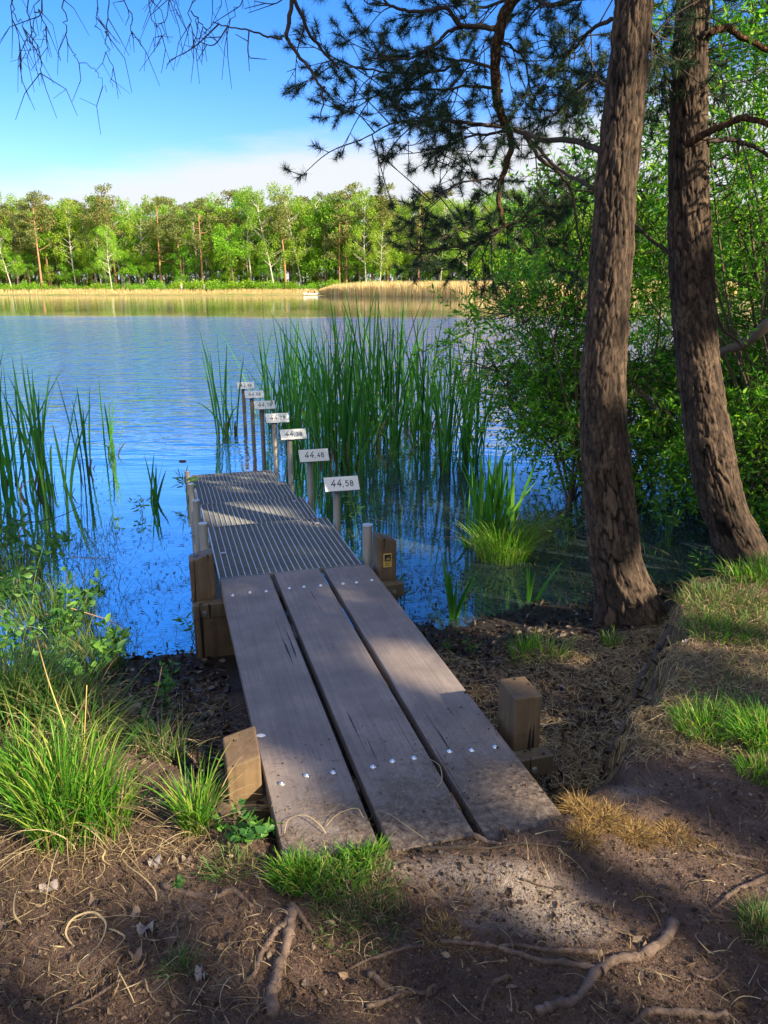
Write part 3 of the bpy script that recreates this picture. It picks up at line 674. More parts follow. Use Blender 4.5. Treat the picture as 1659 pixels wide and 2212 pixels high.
# gratings, each a step lower
CLP=flat('clip_plate',(.55,.5,.48),.5,.5)
VB=[0.0,.98,1.935,2.89,3.84]
for k in range(4):
    z=.398-.1*k; v0,v1=VB[k]+.006,VB[k+1]+(.02 if k<3 else 0); off=(0,.012,.004,.016)[k]
    def fn(b):
        for u in np.linspace(.004,.834,24): b.box((u+ (off if 0.02<u<.82 else 0),(v0+v1)/2,z-.015),EXx*.0022,EYy*((v1-v0)/2-.004),EZ*.015)
    def fn2(b):
        for v in np.arange(v0+.02,v1-.01,.022): b.box((.42,v,z-.014),EXx*.415,EYy*.0022,EZ*.010)
    g=jb('grating',M['bar'],fn); jb('cross_rods',M['rod'],fn2,g); 
    for ve in (v0,v1-.001): jb('end_bar',M['rod'],lambda b:b.box((.42,ve,z-.0165),EXx*.419,EYy*.003,EZ*.017),g)
    for u,v in ((.06,v0+.12+.3*(k==0)),(.74,v1-.12)): jb('clip',CLP,lambda b:b.box((u,v,z+.003),EXx*.016,EYy*.014,EZ*.002),g)
    for u in (.05,.79): jb('support_beam',M['rod'],lambda b:b.box((u,(v0+v1)/2,z-.065),EXx*.02,EYy*(v1-v0)/2*.97,EZ*.03))
    jb('riser_bar',M['rod'],lambda b:b.box((.42,v1-.03,z-.065),EXx*.36,EYy*.02,EZ*.03))
def pole(u,v,ztp,r,name='steel_post',parent=jet,zb=-.6):
    b=MB(); b.tube([(u,v,zb),(u,v,ztp-.004)],[r,r],20,r=.5); ob=b.build(name,M['steel'],parent,True)
    c=MB(); c.tube([(u,v,ztp-.004),(u,v,ztp+.002),(u,v,ztp+.003)],[r*1.03,r*1.03,r*.8],20); c.build('post_cap',M['bar'],ob); return ob
for k in range(4): pole(-.052,.42+.95*k,.605-.11*k,.026)
pole(.906,.13,.60,.031)
# number signs on their own posts
ST_={'4':[[(.58,1),(.06,.30),(.74,.30)],[(.56,.56),(.50,0)]],'8':'8','3':'3','5':'5','2':'2','1':[[(.18,.78),(.42,1),(.42,0)]],'0':'0','9':'9'}
def arc(cx,cy,rx,ry,a0,a1,n=16): return [(cx+rx*math.cos(rad(a)),cy+ry*math.sin(rad(a))) for a in np.linspace(a0,a1,n)]
def strokes(ch):
    if ch=='8': return [arc(.35,.74,.24,.25,0,360,22),arc(.35,.26,.29,.27,0,360,22)]
    if ch=='0': return [arc(.35,.5,.28,.49,0,360,26)]
    if ch=='3': return [arc(.33,.74,.25,.26,140,-90,14)+arc(.33,.25,.29,.25,90,-145,16)]
    if ch=='2': return [arc(.34,.71,.27,.28,165,-35,14)+[(.06,0),(.65,0)]]
    if ch=='5': return [[(.6,1),(.16,1),(.11,.55)]+arc(.32,.32,.29,.32,125,-150,18)]
    if ch=='9': return [arc(.35,.68,.27,.31,0,360,20),arc(.10,.62,.52,.62,0,-78,10)]
    if ch==',': return [[(.1,.06),(.02,-.14)]]
    return ST_[ch]
def stroke_mesh(b,pl,w,mapf):
    p=np.array(pl,float)
    for i in range(len(p)-1):
        d=p[i+1]-p[i]; l=np.linalg.norm(d); 
        if l<1e-6: continue
        d/=l; q=np.array([-d[1],d[0]])*w; e=d*w*.55
        c=[p[i]-e-q,p[i+1]+e-q,p[i+1]+e+q,p[i]-e+q]
        b.add([mapf(*s,0) for s in c]+[mapf(*s,1) for s in c],np.array([[0,1,2,3][::-1],[4,5,6,7],[0,1,5,4],[1,2,6,5],[2,3,7,6],[3,0,4,7]]),.5)
names=['44,58','44,48','44,38','44,28','44,18','44,08','43,98']
for k,tx in enumerate(names):
    v=.87+.99*k; u=.882; zt0=.632-.007*k; base=J(u,v,0)
    root=empty('level_sign',(*base[:2],0),f'white level sign reading {tx} on a grey steel post beside the jetty','sign','water level signs beside the jetty')
    root.rotation_euler=(0,0,math.atan2(U[1],U[0])+R.uniform(-.03,.03))
    pole(0,0,zt0-.002,.0255,'post',root,-.8)
    if k>3: root.children[0].data.materials[0]=M['rust']
    a=rad(38+R.uniform(-3,3)); au=np.array([1.,0,0]); av=np.array([0,math.sin(a),math.cos(a)]); an=np.array([0,-math.cos(a),math.sin(a)])
    c0=np.array([.035,-.012,zt0+.045])
    b=MB(); b.box(c0,au*.121,av*.054,an*.0025,bev=.0015); pl=b.build('sign_plate',M['plate'],root)
    b=MB(); b.box(c0-an*.0040,au*.124,av*.057,an*.0014); b.build('backing',M['ink'],pl)
    b=MB(); x=-.078
    for j,ch in enumerate(tx):
        hg=.052 if j<2 else .040
        if ch==',': adv=.020
        else: adv=hg*.80
        for s in strokes(ch):
            stroke_mesh(b,s,.072 if j<2 else .08,lambda sx,sy,lv,x=x,hg=hg:c0+au*(x+sx*hg*.84+(sy*hg*.10 if j<2 else 0))+av*(sy*hg-.021)+an*(.0026+.0006*lv))
        x+=adv
    b.build('lettering',M['ink'],pl)
    b=MB(); b.box((.0,.016,zt0-.008),(.022,0,0),(0,.006,0),(0,0,.022)); b.build('bracket',M['steel'],root)
# dark old wooden stake in the water behind the signs
for (px,py,h,lab) in ((683,945,.55,'dark old stake standing among the cattails behind the 44,38 sign'),):
    q=PZ(px,py,0); b=MB(); b.tube(spline([q-[0,0,.3],q+[.01,0,h*.5],q+[.0,.01,h]],4),.03,8,rough=.15); tag(b.build('stake',M['darktrunk'],None,True,loc=q),lab,'stake')
# ================= LARGE PINES
def tree_poly(pts,Y0,Y1): 
    ys=np.linspace(Y0,Y1,len(pts)); return np.array([PY(x,y,yy) for (x,y,w),yy in zip(pts,ys)])
SEEN=[]
def trunkbark():
    m,t,p,o=mat('plated_pine_bark'); v=objc(t); a=t.nodes.new('ShaderNodeAttribute'); a.attribute_name='rnd'
    f=noise(t,80,6,.7,v,(1,1,.5)); w=noise(t,3,4,.6,v)
    k=mth(t,'ADD',mth(t,'MULTIPLY',a.outputs['Fac'],.75),mth(t,'ADD',mth(t,'MULTIPLY_ADD',f,.35,-.175),mth(t,'MULTIPLY_ADD',w,.3,-.15)))
    c=ramp(t,k,[(.05,(.008,.007,.006)),(.30,(.035,.027,.022)),(.54,(.066,.048,.037)),(.76,(.125,.088,.062)),(.97,(.26,.18,.12))])
    t.links.new(c,p.inputs['Base Color']); p.inputs['Roughness'].default_value=.9; p.inputs['Specular IOR Level'].default_value=.15; bump(t,p,f,.8,.006); return m
M['trunkbark']=trunkbark()
def bigtrunk(name,pts,Y0,Y1,htop,label):
    C=tree_poly(pts,Y0,Y1); dep=C[:,1]*CT-(C[:,2]-H)*ST; r=np.array([w for *_,w in pts])*dep/F/2
    o=np.argsort(C[:,2]); C=C[o]; r=r[o]
    d=(C[-1]-C[-3]); d/=d[2]
    ext=[C[-1]+d*q for q in np.linspace(1,htop-C[-1,2],6)]; C=np.vstack([C,ext]); r=np.concatenate([r,np.linspace(r[-1]*.93,.05,6)])
    dn=C[0]-(C[1]-C[0])*.35; dn[2]=C[0,2]-.25; C=np.vstack([dn,C]); r=np.concatenate([[r[0]*1.15],r])
    S=spline(C,14); tt=np.linspace(0,len(r)-1,len(S)); rs=np.interp(tt,np.arange(len(r)),r)
    root=empty(name,tuple(C[1]),label,'tree'); n=72; m=len(S); ang=np.arange(n)*2*math.pi/n
    # flared root buttresses; bark plates cut by deep cracks
    zr=np.concatenate([np.arange(C[0,2],3.9,.011),np.arange(3.95,C[-1,2],.12)]); n=150; ang=np.arange(n)*2*math.pi/n; m=len(zr)
    cx_=np.interp(zr,S[:,2],S[:,0])[:,None]; cy_=np.interp(zr,S[:,2],S[:,1])[:,None]; rs=np.interp(zr,S[:,2],rs)[:,None]; zz=zr[:,None]; base=C[1][2]; fl=np.exp(-np.clip(zz-base,0,9)/.16); A=ang[None]+.25*zz
    def worley(fx,fz,jit,seed):
        # cell edges on the unrolled trunk, periodic round it
        nxc=int(fx); X=A/(2*math.pi)*nxc; Zc=zz*fz+np.zeros_like(X)
        X=X+.75*fbm(np.cos(A)*4+zz*3,np.sin(A)*4+zz*7,4,seed); Zc=Zc+.8*fbm(np.cos(A)*4+zz*7,np.sin(A)*4+5,3,seed+1)
        ix=np.floor(X);iz=np.floor(Zc); f1=np.full(X.shape,9.);f2=np.full(X.shape,9.); idc=np.zeros(X.shape)
        for dx in(-1,0,1):
            for dz in(-1,0,1):
                jx=(ix+dx)%nxc; jz=iz+dz; px_=ix+dx+.5+jit*(_h(jx,jz,seed)-.5)*2; pz_=iz+dz+.5+jit*(_h(jx,jz,seed+9)-.5)*2
                d=np.hypot(X-px_,Zc-pz_); nw=d<f1; f2=np.where(nw,f1,np.minimum(f2,d)); idc=np.where(nw,_h(jx,jz,seed+3),idc); f1=np.where(nw,d,f1)
        return f2-f1,idc
    e1,i1=worley(17,7.5,.5,3+len(SEEN)); e2,i2=worley(31,17,.5,31+len(SEEN)); SEEN.append(1)
    cm=np.clip(.35+1.5*fbm(np.cos(A)*3+4,zz*3+np.sin(A)*3,3,17),0,1); cr=1-(1-sm(e1/.20))*(.35+.65*cm); cr2=1-(1-sm(e2/.25))*(.2+.6*(1-cm))
    rough=fbm(np.cos(A)*14+9,zz*14+np.sin(A)*14,3,8)
    rr=rs*(1+.09*fl*np.sin(A*4+1)+.04*vn(np.cos(A)*2+7,zz*2.2+np.sin(A)*2,3))-.011*(1-cr)-.004*(1-cr2)+.008*(i1-.5)+.005*(i2-.5)+.008*rough
    v=np.stack([cx_+rr*np.cos(ang),cy_+rr*np.sin(ang),np.broadcast_to(zz,rr.shape)],-1).reshape(-1,3)
    tone=np.clip(cr*(.35+.65*cr2)*(.50+.35*i2+.30*i1)+.40*rough,0,1)
    b=MB(); i=np.arange(m-1)[:,None]*n; j=np.arange(n)[None]; b.add(v,np.stack([i+j,i+(j+1)%n,i+n+(j+1)%n,i+n+j],-1).reshape(-1,4),tone.ravel())
    b.build('trunk',M['trunkbark'],root,True,loc=C[1]); return root,C,r
T1,C1,r1=bigtrunk('pine_tree',[(1372,1345,165),(1362,1300,140),(1345,1250,118),(1330,1200,112),(1320,1100,106),(1310,1000,104),(1304,900,97),(1303,800,97),(1312,700,90),(1318,600,88),(1326,500,86),(1331,400,86),(1342,300,86),(1351,200,84),(1361,100,80),(1371,0,82)],4.12,4.25,13,'left of the two large rough barked pines at the water edge')
T2,C2,r2=bigtrunk('pine_tree',[(1625,1225,140),(1606,1190,120),(1590,1150,106),(1565,1100,100),(1540,1000,98),(1524,900,95),(1510,800,90),(1500,700,90),(1495,600,90),(1490,500,88),(1489,400,83),(1488,300,77),(1490,200,76),(1494,100,70),(1498,0,68)],4.80,4.95,14,'right of the two large rough barked pines at the water edge')
def rel(root,b,name,m,smooth=False): return b.build(name,m,root,smooth,loc=np.array(root.location))
def pine_top(root,C):
    cb=MB(); tb=MB(); zt_=C[-1][2]
    for k in range(26):
        f=R.uniform(.45,1); z=7+(zt_-7)*f; q=C[-1]+(C[-2]-C[-1])*((zt_-z)/max(.1,C[-1][2]-C[-2][2])); a=R.random()*6.28; l=R.uniform(.6,2.0)*(1.25-f*.6)
        e=q+np.array([math.cos(a)*l,math.sin(a)*l,R.uniform(.1,.5)]); tb.tube([q,(q+e)/2,e],[.045,.03,.01],6)
        for g in range(6):
            c=e+R.normal(size=3)*[.35,.35,.2]; needles(cb,c+R.normal(size=(7,3))*.13,R.normal(size=(7,3)),18,.09,.004)
    rel(root,tb,'limb',M['bark'],True); rel(root,cb,'crown',M['needle'])
pine_top(T1,C1); pine_top(T2,C2)
# hanging pine bough of the left pine
def bough(root,polys,Yc,spread,seedtw,tufts=True,name='branch'):
    nb=MB(); 
    for k,(pl,w0,w1,dY,tw,side) in enumerate(polys):
        ys=np.linspace(dY[0],dY[1],len(pl)); C=np.array([PY(x,y,yy) for (x,y),yy in zip(pl,ys)]); S=spline(C,6)
        S=S+np.cumsum(R.normal(size=S.shape)*.0035,0)
        b=MB(); b.tube(S,np.linspace(w0,w1,len(S)),9,rough=.15); rel(root,b,name,M['barkor'] if w0>.018 else M['twig'],True)
        tb=MB()
        tw=tw*1.3; Ld=np.linalg.norm(np.diff(S,axis=0),axis=1).sum(); nt_=int(Ld*tw)
        for q in range(nt_):
            f=R.uniform(.08,1); idx=f*(len(S)-1); i0=int(min(idx,len(S)-2)); p=S[i0]+(S[i0+1]-S[i0])*(idx-i0); d=nrm(S[min(i0+1,len(S)-1)]-S[i0])
            a=nrm(d*R.uniform(.2,1.1)+R.normal(size=3)*[.8,.8,.65]+np.array([side,0,R.uniform(-.35,.25)])); l=R.uniform(.12,.42)
            e=p+a*l+[0,0,-.03]; mid=(p+e)/2+R.normal(size=3)*.025
            sp_=spline([p,mid,e],4); tb.tube(sp_,np.linspace(.0042,.0018,len(sp_)),5,False)
            cs=[e]; ds=[a]
            for g in range(R.integers(2,5)):
                s0=sp_[R.integers(2,len(sp_))]; a2=nrm(a+R.normal(size=3)*.8); e2=s0+a2*R.uniform(.05,.16); tb.tube([s0,e2],[.0025,.0015],4,False); cs.append(e2); ds.append(a2)
            if tufts: needles(nb,np.array(cs),np.array(ds),120,.056,.0014)
        if nt_: rel(root,tb,'twig',M['twig'])['kind']='stuff'
    if tufts: rel(root,nb,'needles',M['needle'])
Yb=5.0
pol=[([(1240,-160),(1180,-90),(1132,-30),(1098,30),(1078,110),(1078,180),(1088,240),(1102,282)],.036,.024,(4.6,5.0),3,-.1),
([(1102,282),(1103,320),(1090,380),(1087,430),(1098,470),(1114,490)],.020,.011,(5.0,5.05),4,-.2),
([(1074,64),(1030,60),(989,55),(958,24),(900,30),(849,20),(820,-8)],.016,.006,(5.0,4.7),9,-.2),
([(1000,58),(968,67),(934,91),(879,119),(800,120)],.011,.004,(4.95,4.8),11,-.2),
([(1085,200),(1020,190),(950,200),(880,205),(790,230)],.010,.003,(5.0,5.3),15,-.2),
([(1080,150),(1010,130),(950,150),(860,160),(760,150),(700,130)],.010,.003,(5.0,5.2),15,-.2),
([(1095,277),(1013,268),(922,256),(860,262),(780,300)],.012,.003,(5.0,4.7),17,-.1),
([(1098,280),(1050,290),(989,305),(940,345)],.010,.003,(5.0,5.2),16,-.1),
([(1074,385),(1013,396),(952,420),(925,440)],.007,.0025,(5.02,4.9),12,-.2),
([(1083,450),(1025,475),(934,481)],.009,.003,(5.05,5.2),13,-.1),
([(1098,481),(1050,515),(952,535),(880,535)],.011,.003,(5.05,4.8),16,-.1),
([(1100,482),(1060,505),(1000,540),(960,548)],.008,.003,(5.05,5.3),13,-.1),
([(1104,486),(1150,470),(1210,440),(1250,430)],.008,.003,(5.05,5.3),16,.1),
([(1296,328),(1230,308),(1165,296),(1130,286),(1102,277)],.016,.012,(4.3,5.0),2,0),
([(1129,286),(1165,341),(1214,378),(1238,420),(1252,470),(1262,560)],.013,.005,(4.9,5.0),5,.1),
([(1285,410),(1208,359),(1135,292)],.011,.008,(4.4,4.95),2,0),
([(1085,90),(1130,130),(1150,200),(1180,240)],.008,.003,(5.0,5.3),12,.2),
([(1320,40),(1270,70),(1225,120),(1190,110)],.012,.004,(4.4,5.3),16,-.1),
([(1315,190),(1270,170),(1235,215),(1220,260)],.010,.003,(4.4,5.4),18,-.1),
([(1345,-60),(1200,10),(1130,-10),(1040,20),(1000,-10)],.014,.006,(4.4,5.5),12,-.1),
([(1400,60),(1430,120),(1440,200)],.008,.003,(4.4,5.2),26,.1)]
bough(T1,pol,5,0,1)
dead=[([(640,-120),(630,-20),(612,60),(617,88),(640,120),(665,150),(690,185),(699,190)],.012,.006,(4.4,4.4),1.5,0),
([(632,-10),(665,70),(690,105),(730,150)],.010,.006,(4.4,4.6),3,0),
([(610,82),(570,75),(520,62),(465,52)],.006,.0025,(4.4,4.3),7,0),
([(699,190),(697,220),(690,262)],.005,.0025,(4.4,4.4),1,0)]
b=MB(); b.tube(spline([C1[-4],PY(1000,-500,4.3),PY(750,-300,4.4),PY(640,-120,4.4)],8),np.linspace(.05,.013,25),8); rel(T1,b,'dead_branch',M['twig'],True)
bough(T1,dead,5,0,1,False,'dead_branch')
t2b=[([(1484,315),(1528,281),(1565,259),(1604,239),(1665,250),(1760,290)],.022,.012,(4.75,4.3),2,0),
([(1524,304),(1560,300),(1596,297),(1640,312),(1680,345)],.017,.010,(4.85,5.0),3,0),
([(1528,73),(1574,66),(1620,90),(1690,125)],.022,.013,(4.85,4.9),3,0),
([(1506,82),(1520,62),(1530,40)],.016,.010,(4.75,4.65),0,0),
([(1533,630),(1560,700),(1600,740),(1640,800)],.012,.006,(4.9,5.3),2,0),
([(1470,565),(1430,530),(1385,490),(1360,465)],.014,.008,(5.0,5.3),2,0)]
bough(T2,t2b,5,0,1,False)
def knots(root,pts,Y):
    for x,y in pts:
        q=PY(x,y,Y); b=MB(); b.tube([q+[0,.05,0],q-[0,.012,0],q-[0,.018,0]],[.03,.026,.012],9,rough=.3); rel(root,b,'knot',M['bark'],True)
knots(T1,[(1320,1130),(1318,1045)],4.06); knots(T2,[(1478,720),(1600,1100)],4.86)
# ================= birch twigs hanging into the top left, from a birch beside the viewer
bt=empty('birch_tree',(-3.6,.6,.38),'birch whose bare drooping twigs hang into the top left','tree')
b=MB(); b.tube(spline([(-3.6,.6,.2),(-3.5,.7,2.5),(-3.3,.9,5),(-3.1,1.0,8.5)],6),np.linspace(.13,.03,19),12); rel(bt,b,'trunk',M['birchbark'],True)
for e in ([(-3.33,.85,4.6),(-2.6,2.4,5.1),(-1.7,3.6,4.75),(-.6,4.4,4.35)],[(-3.4,.8,3.9),(-3.0,2.4,4.5),(-2.4,3.9,4.5)]):
    b=MB(); b.tube(spline(e,8),np.linspace(.03,.006,8*(len(e)-1)+1),7); rel(bt,b,'limb',M['twig'],True)
tw=[[(75,-90),(80,40),(100,95),(105,140),(110,180)],[(40,-60),(38,30),(62,60),(85,110)],[(90,20),(120,60),(98,110)],[(165,-80),(172,30),(180,80),(205,130),(250,150),(285,200)],[(185,-60),(200,40),(230,100),(262,150)],[(290,-80),(285,40),(280,80),(295,150),(300,185)],[(300,-60),(345,30),(350,70),(385,110)],[(400,-70),(400,30),(450,85)],[(480,-80),(450,-10),(430,50),(405,55)],[(560,-60),(505,20),(512,80),(502,112)],[(505,30),(540,60),(545,92)],[(600,-90),(640,-20),(615,30),(580,90)],[(20,-30),(42,60),(55,150)],[(330,-50),(325,40),(330,110),(348,180),(365,230)],[(240,-60),(260,10),(250,60)],[(700,-90),(640,-70),(560,-30),(500,10)],[(130,-40),(105,20),(80,80),(60,100)],[(430,-60),(460,20),(480,40)],[(355,-60),(372,50),(370,120)]]
for pl in tw[:4]+tw[5:13]+tw[14:18]:
    sx=.82
    C=np.array([PY(x*sx if x<480 else x*sx,y,4.0+R.uniform(-.3,.5)*0+.3*math.sin(x)) for x,y in pl]); Cy=C[:,1].mean(); C=np.array([PY(x*sx,y,Cy) for x,y in pl]); S=spline(C,6)+R.normal(size=(6*(len(C)-1)+1,3))*.006
    b=MB(); b.tube(S,np.linspace(.0030,.0011,len(S)),5,False)
    for k in range(5):
        i0=R.integers(2,len(S)-1); d=nrm(R.normal(size=3)*[.5,.4,.3]+[0,0,-1.]); l=R.uniform(.05,.24); m_=S[i0]+d*l*.5+R.normal(size=3)*.015
        e=S[i0]+d*l+[0,0,-.03]; b.tube([S[i0],m_,e],[.0022,.0016,.001],4,False)
        if R.random()<.5: b.tube([m_,m_+nrm(R.normal(size=3)+[0,0,-.6])*.08],[.0013,.0009],3,False)
    rel(bt,b,'twig',M['twig'])
# ================= WILLOWS ON THE RIGHT
def willow(base,ells,label,nbr=9,lw=1.2):
    root=empty('willow_shrub',tuple(base),label,'shrub'); base=np.array(base,float)
    sb=MB(); lb=MB(); tb=MB()
    for (c,r,n) in ells:
        c=np.array(c,float); r=np.array(r,float); ends=[]; n=int(n*1.9)
        for k in range(nbr):
            d=nrm(R.normal(size=3)); e=c+d*r*R.uniform(.5,.95); m_=base*.5+e*.5+R.normal(size=3)*[.25,.25,.1]; m_[2]=max(m_[2],.35*e[2]+.3)
            S=spline([base+R.normal(size=3)*[.15,.15,0],m_,e],8); sb.tube(S,np.linspace(.017,.003,len(S)),6,rough=.1); ends.append(S[4:])
        pts=np.concatenate(ends)
        st=c+nrm(R.normal(size=(n,3)))*(R.random((n,1))**.45)*r
        # thin the spray with a noise so that gaps open in it
        keep=(vn(st[:,0]*2.3+st[:,1]*1.1,st[:,2]*2.6,6)+.30)>R.random(n)*.42
        st=st[keep]
        for p in st:
            q=pts[np.argmin(((pts-p)**2).sum(1))]; d=nrm(p-c)*.6+R.normal(size=3)*.7; d[2]-=.15; d=nrm(d); l=R.uniform(.22,.5)
            if np.linalg.norm(q-p)<.9: tb.tube([q,(q+p)/2+R.normal(size=3)*.03,p],[.004,.003,.0022],4,False)
            e=p+d*l; m_=(p+e)/2+R.normal(size=3)*.03; S=spline([p,m_,e],5); tb.tube(S,np.linspace(.0024,.0012,len(S)),3,False)
            k=R.integers(15,24); f=np.linspace(.05,1,k)*(len(S)-1); i0=np.minimum(f.astype(int),len(S)-2); P=S[i0]+(S[i0+1]-S[i0])*(f-i0)[:,None]
            ax=nrm(d[None]*.7+R.normal(size=(k,3))*.75); leaves(lb,P,ax,(.022+.05*R.random(k)**1.3)*lw,R.uniform(.009,.02,k)*lw)
    rel(root,sb,'stem',M['willowbark'],True)['kind']='stuff'; rel(root,tb,'twig',M['twig'])['kind']='stuff'; rel(root,lb,'foliage',M['willow']); return root
willow((2.5,7.6,-.2),[((2.55,7.3,.85),(1.45,1.2,.85),900),((1.6,7.4,1.45),(1.05,.8,.85),520)],'dense willow leaning over the water behind the left large trunk')
willow((3.8,7.2,-.2),[((3.7,7.6,1.9),(1.5,1.5,1.4),900),((3.4,6.9,.7),(1.1,1.0,.8),420)],'thick green willow between and behind the two large trunks')
willow((3.4,6.2,.1),[((3.3,6.9,3.7),(1.35,1.2,1.3),520),((2.4,6.9,2.5),(1.0,.8,.9),340),((3.1,7.2,4.6),(1.2,1.0,.9),200)],'tall airy willow whose sprays fill the gap between the trunks')
willow((5.2,9.5,-.2),[((4.7,9.2,2.2),(2.1,2.0,2.2),700)],'farthest willow, pale against the golden reeds')
willow((3.3,4.7,.3),[((2.75,4.75,3.35),(.55,.6,.95),330),((3.3,5.6,2.2),(.7,.7,1.2),300)],'sunlit yellow green willow right of the right trunk')
willow((1.9,7.0,-.2),[((1.75,6.8,2.35),(.75,.7,.75),230),((1.8,6.7,3.2),(.5,.6,.5),40)],'slender willow spray rising before the far wood')
willow((3.6,5.9,.2),[((3.15,5.9,.75),(.75,.6,.6),380)],'low willow at the right edge above the grassy bank')
b=MB(); b.tube(spline([PY(1740,640,5.6),PY(1659,701,5.6),PY(1607,744,5.7),PY(1560,760,5.8),PY(1530,800,6.0)],6),np.linspace(.05,.02,25),10,rough=.1); tag(b.build('fallen_limb',M['darktrunk'],None,True),'thick dark bare limb slanting in from the right edge','branch')
# ================= CATTAILS
def cattail(px,py,h,n,spr,label,z=0,lit=.0,dead=.12,group='cattail clumps',w=.015):
    n=int(n*R.uniform(.95,1.45)*(.65 if px<300 else 1)); w=w*1.7; q=PZ(px,py,z); b=MB(); base=np.repeat(q[None],n,0)+np.c_[R.normal(size=(n,2))*spr*.5,np.full(n,-.15)]
    hh=h*R.uniform(.55,1.05,n)+.15; ld=R.random(n)*6.28; ln=np.abs(R.normal(0,.19,n))+.02; rn=np.clip(R.random(n)*.75+lit,0,1)
    blades(b,base,hh,ld,ln,R.uniform(.7,1.2,n)*w,8,droop=np.where(R.random(n)<.12,.22,.0),rnd=rn,tipw=.12)
    # a few kinked leaves
    k=max(1,n//9); bb=base[:k]; blades(b,bb,h*R.uniform(.5,.8,k),R.random(k)*6.28,R.uniform(.3,.6,k),np.full(k,w),8,droop=.45,tipw=.12)
    root=empty('cattail_clump',tuple(q),label,'reeds',group)
    rel(root,b,'leaves',M['cattail'])
    d=MB(); m_=max(4,int(n*dead*3)); blades(d,base[:m_],h*R.uniform(.15,.5,m_),R.random(m_)*6.28,R.uniform(.05,.5,m_),np.full(m_,w),4,droop=.3); rel(root,d,'dead_leaves',M['cattail_dead'])
    return root
CT_=[(480,942,1.45,9,.10,'thin cattail clump standing alone left of the signs'),
(500,935,1.2,5,.10,'sparse cattails just left of the 43,98 sign post'),
(560,900,1.35,8,.14,'cattails growing behind the 44,08 sign'),
(600,925,1.55,14,.15,'cattails growing behind the 44,28 sign'),
(640,985,1.7,22,.16,'cattail clump behind the 44,38 sign'),
(625,920,1.6,14,.2,'cattails rising over the 44,28 sign'),
(680,960,1.6,22,.18,'cattail clump behind the 44,48 sign'),
(722,1009,1.75,24,.15,'bright cattail clump behind the 44,58 sign'),
(756,1012,1.7,20,.15,'cattail clump right of the 44,58 sign'),
(700,930,1.75,20,.22,'rear cattails between the 44,38 and 44,48 signs'),
(745,945,1.9,26,.22,'tallest rear cattails above the 44,58 sign'),
(800,960,2.0,30,.20,'tall dense cattail clump in the middle of the bed'),
(790,920,1.95,24,.25,'rear cattails of the middle of the bed'),
(845,950,2.0,30,.20,'tall cattail clump with the highest leaf tips'),
(854,985,1.2,10,.12,'short young cattails before the tall middle clump'),
(885,925,1.75,20,.2,'rear cattails right of the tallest tips'),
(912,962,1.75,26,.18,'dense cattail clump with dark base right of the middle'),
(945,940,1.6,18,.2,'rear cattails before the willow'),
(968,1022,1.6,13,.08,'slim cattail clump standing forward in open water'),
(1007,1000,1.65,18,.12,'rightmost dense cattail clump touching the willow'),
(1040,960,1.6,14,.2,'cattails half hidden in the willow leaves'),
(985,965,1.5,16,.2,'cattails behind the slim forward clump'),
(660,905,1.6,14,.25,'farthest cattails behind the sign row'),
(20,1045,1.25,24,.16,'dark cattail clump at the left edge'),
(62,1060,1.3,14,.14,'second cattail clump from the left edge'),
(100,1050,1.35,24,.14,'brightest left cattail clump with yellow leaf bases'),
(130,1075,1.0,10,.14,'low cattails right of the bright left clump'),
(188,1022,1.1,10,.09,'slender cattail clump left of the rightmost left clump'),
(238,985,1.0,11,.08,'rightmost of the left cattail clumps'),
(-25,1010,1.3,16,.2,'cattails cut by the left edge'),
(332,1085,.52,7,.05,'small cattail tuft alone in open water')]
for a in CT_: cattail(*a,lit=.12 if 'bright' in a[5] else 0)
cattail(980,1335,.38,6,.015,'single young green shoot by the right shore',w=.016,lit=.2)
cattail(1143,1300,.33,5,.015,'young green shoot left of the large trunk base',w=.014,lit=.2)
cattail(1058,1175,.82,62,.13,'bright green iris clump rising from the sedge tussock',lit=.25,w=.016)
# sedge tussock
def tussock(px,py,z,rad_,n,hh,label,matk='grassdark',w=.004,lean=(.2,1.1),name='grass_tuft',cat='grass',group=None,dryn=0,droop=.25,wd=None):
    q=PZ(px,py,z); q[2]=float(zt(q[0],q[1])) if z>.05 else 0
    b=MB(); a=R.random(n)*6.28; rr=R.random(n)**.6*rad_; base=np.stack([q[0]+np.cos(a)*rr,q[1]+np.sin(a)*rr,np.zeros(n)],-1); base[:,2]=(zt(base[:,0],base[:,1])-.01) if z>.05 else -.02
    blades(b,base,hh*R.uniform(.45,1.1,n),a+R.normal(size=n)*.7,R.uniform(*lean,n)*(.35+rr/rad_*.65),R.uniform(.7,1.3,n)*w,6,droop=droop)
    root=empty(name,tuple(q),label,cat,group); rel(root,b,'blades',M[matk])['kind']='stuff'
    if dryn:
        d=MB(); i=R.integers(0,n,dryn); blades(d,base[i],hh*R.uniform(.3,.9,dryn),R.random(dryn)*6.28,R.uniform(.5,1.6,dryn),np.full(dryn,w*.9),7,droop=R.uniform(.3,.8,dryn)); rel(root,d,'dry_blades',M['straw'])['kind']='stuff'
    return root
tussock(1085,1205,0,.20,900,.42,'wide sedge tussock standing in the shallow water right of the jetty','grass',.0038,(.2,.9),'sedge_tussock','sedge',dryn=70)
tussock(1150,1160,0,.14,260,.40,'thin sedge behind the wide tussock','grassdark',.003,(.3,1.3),'sedge_tussock','sedge',dryn=120)
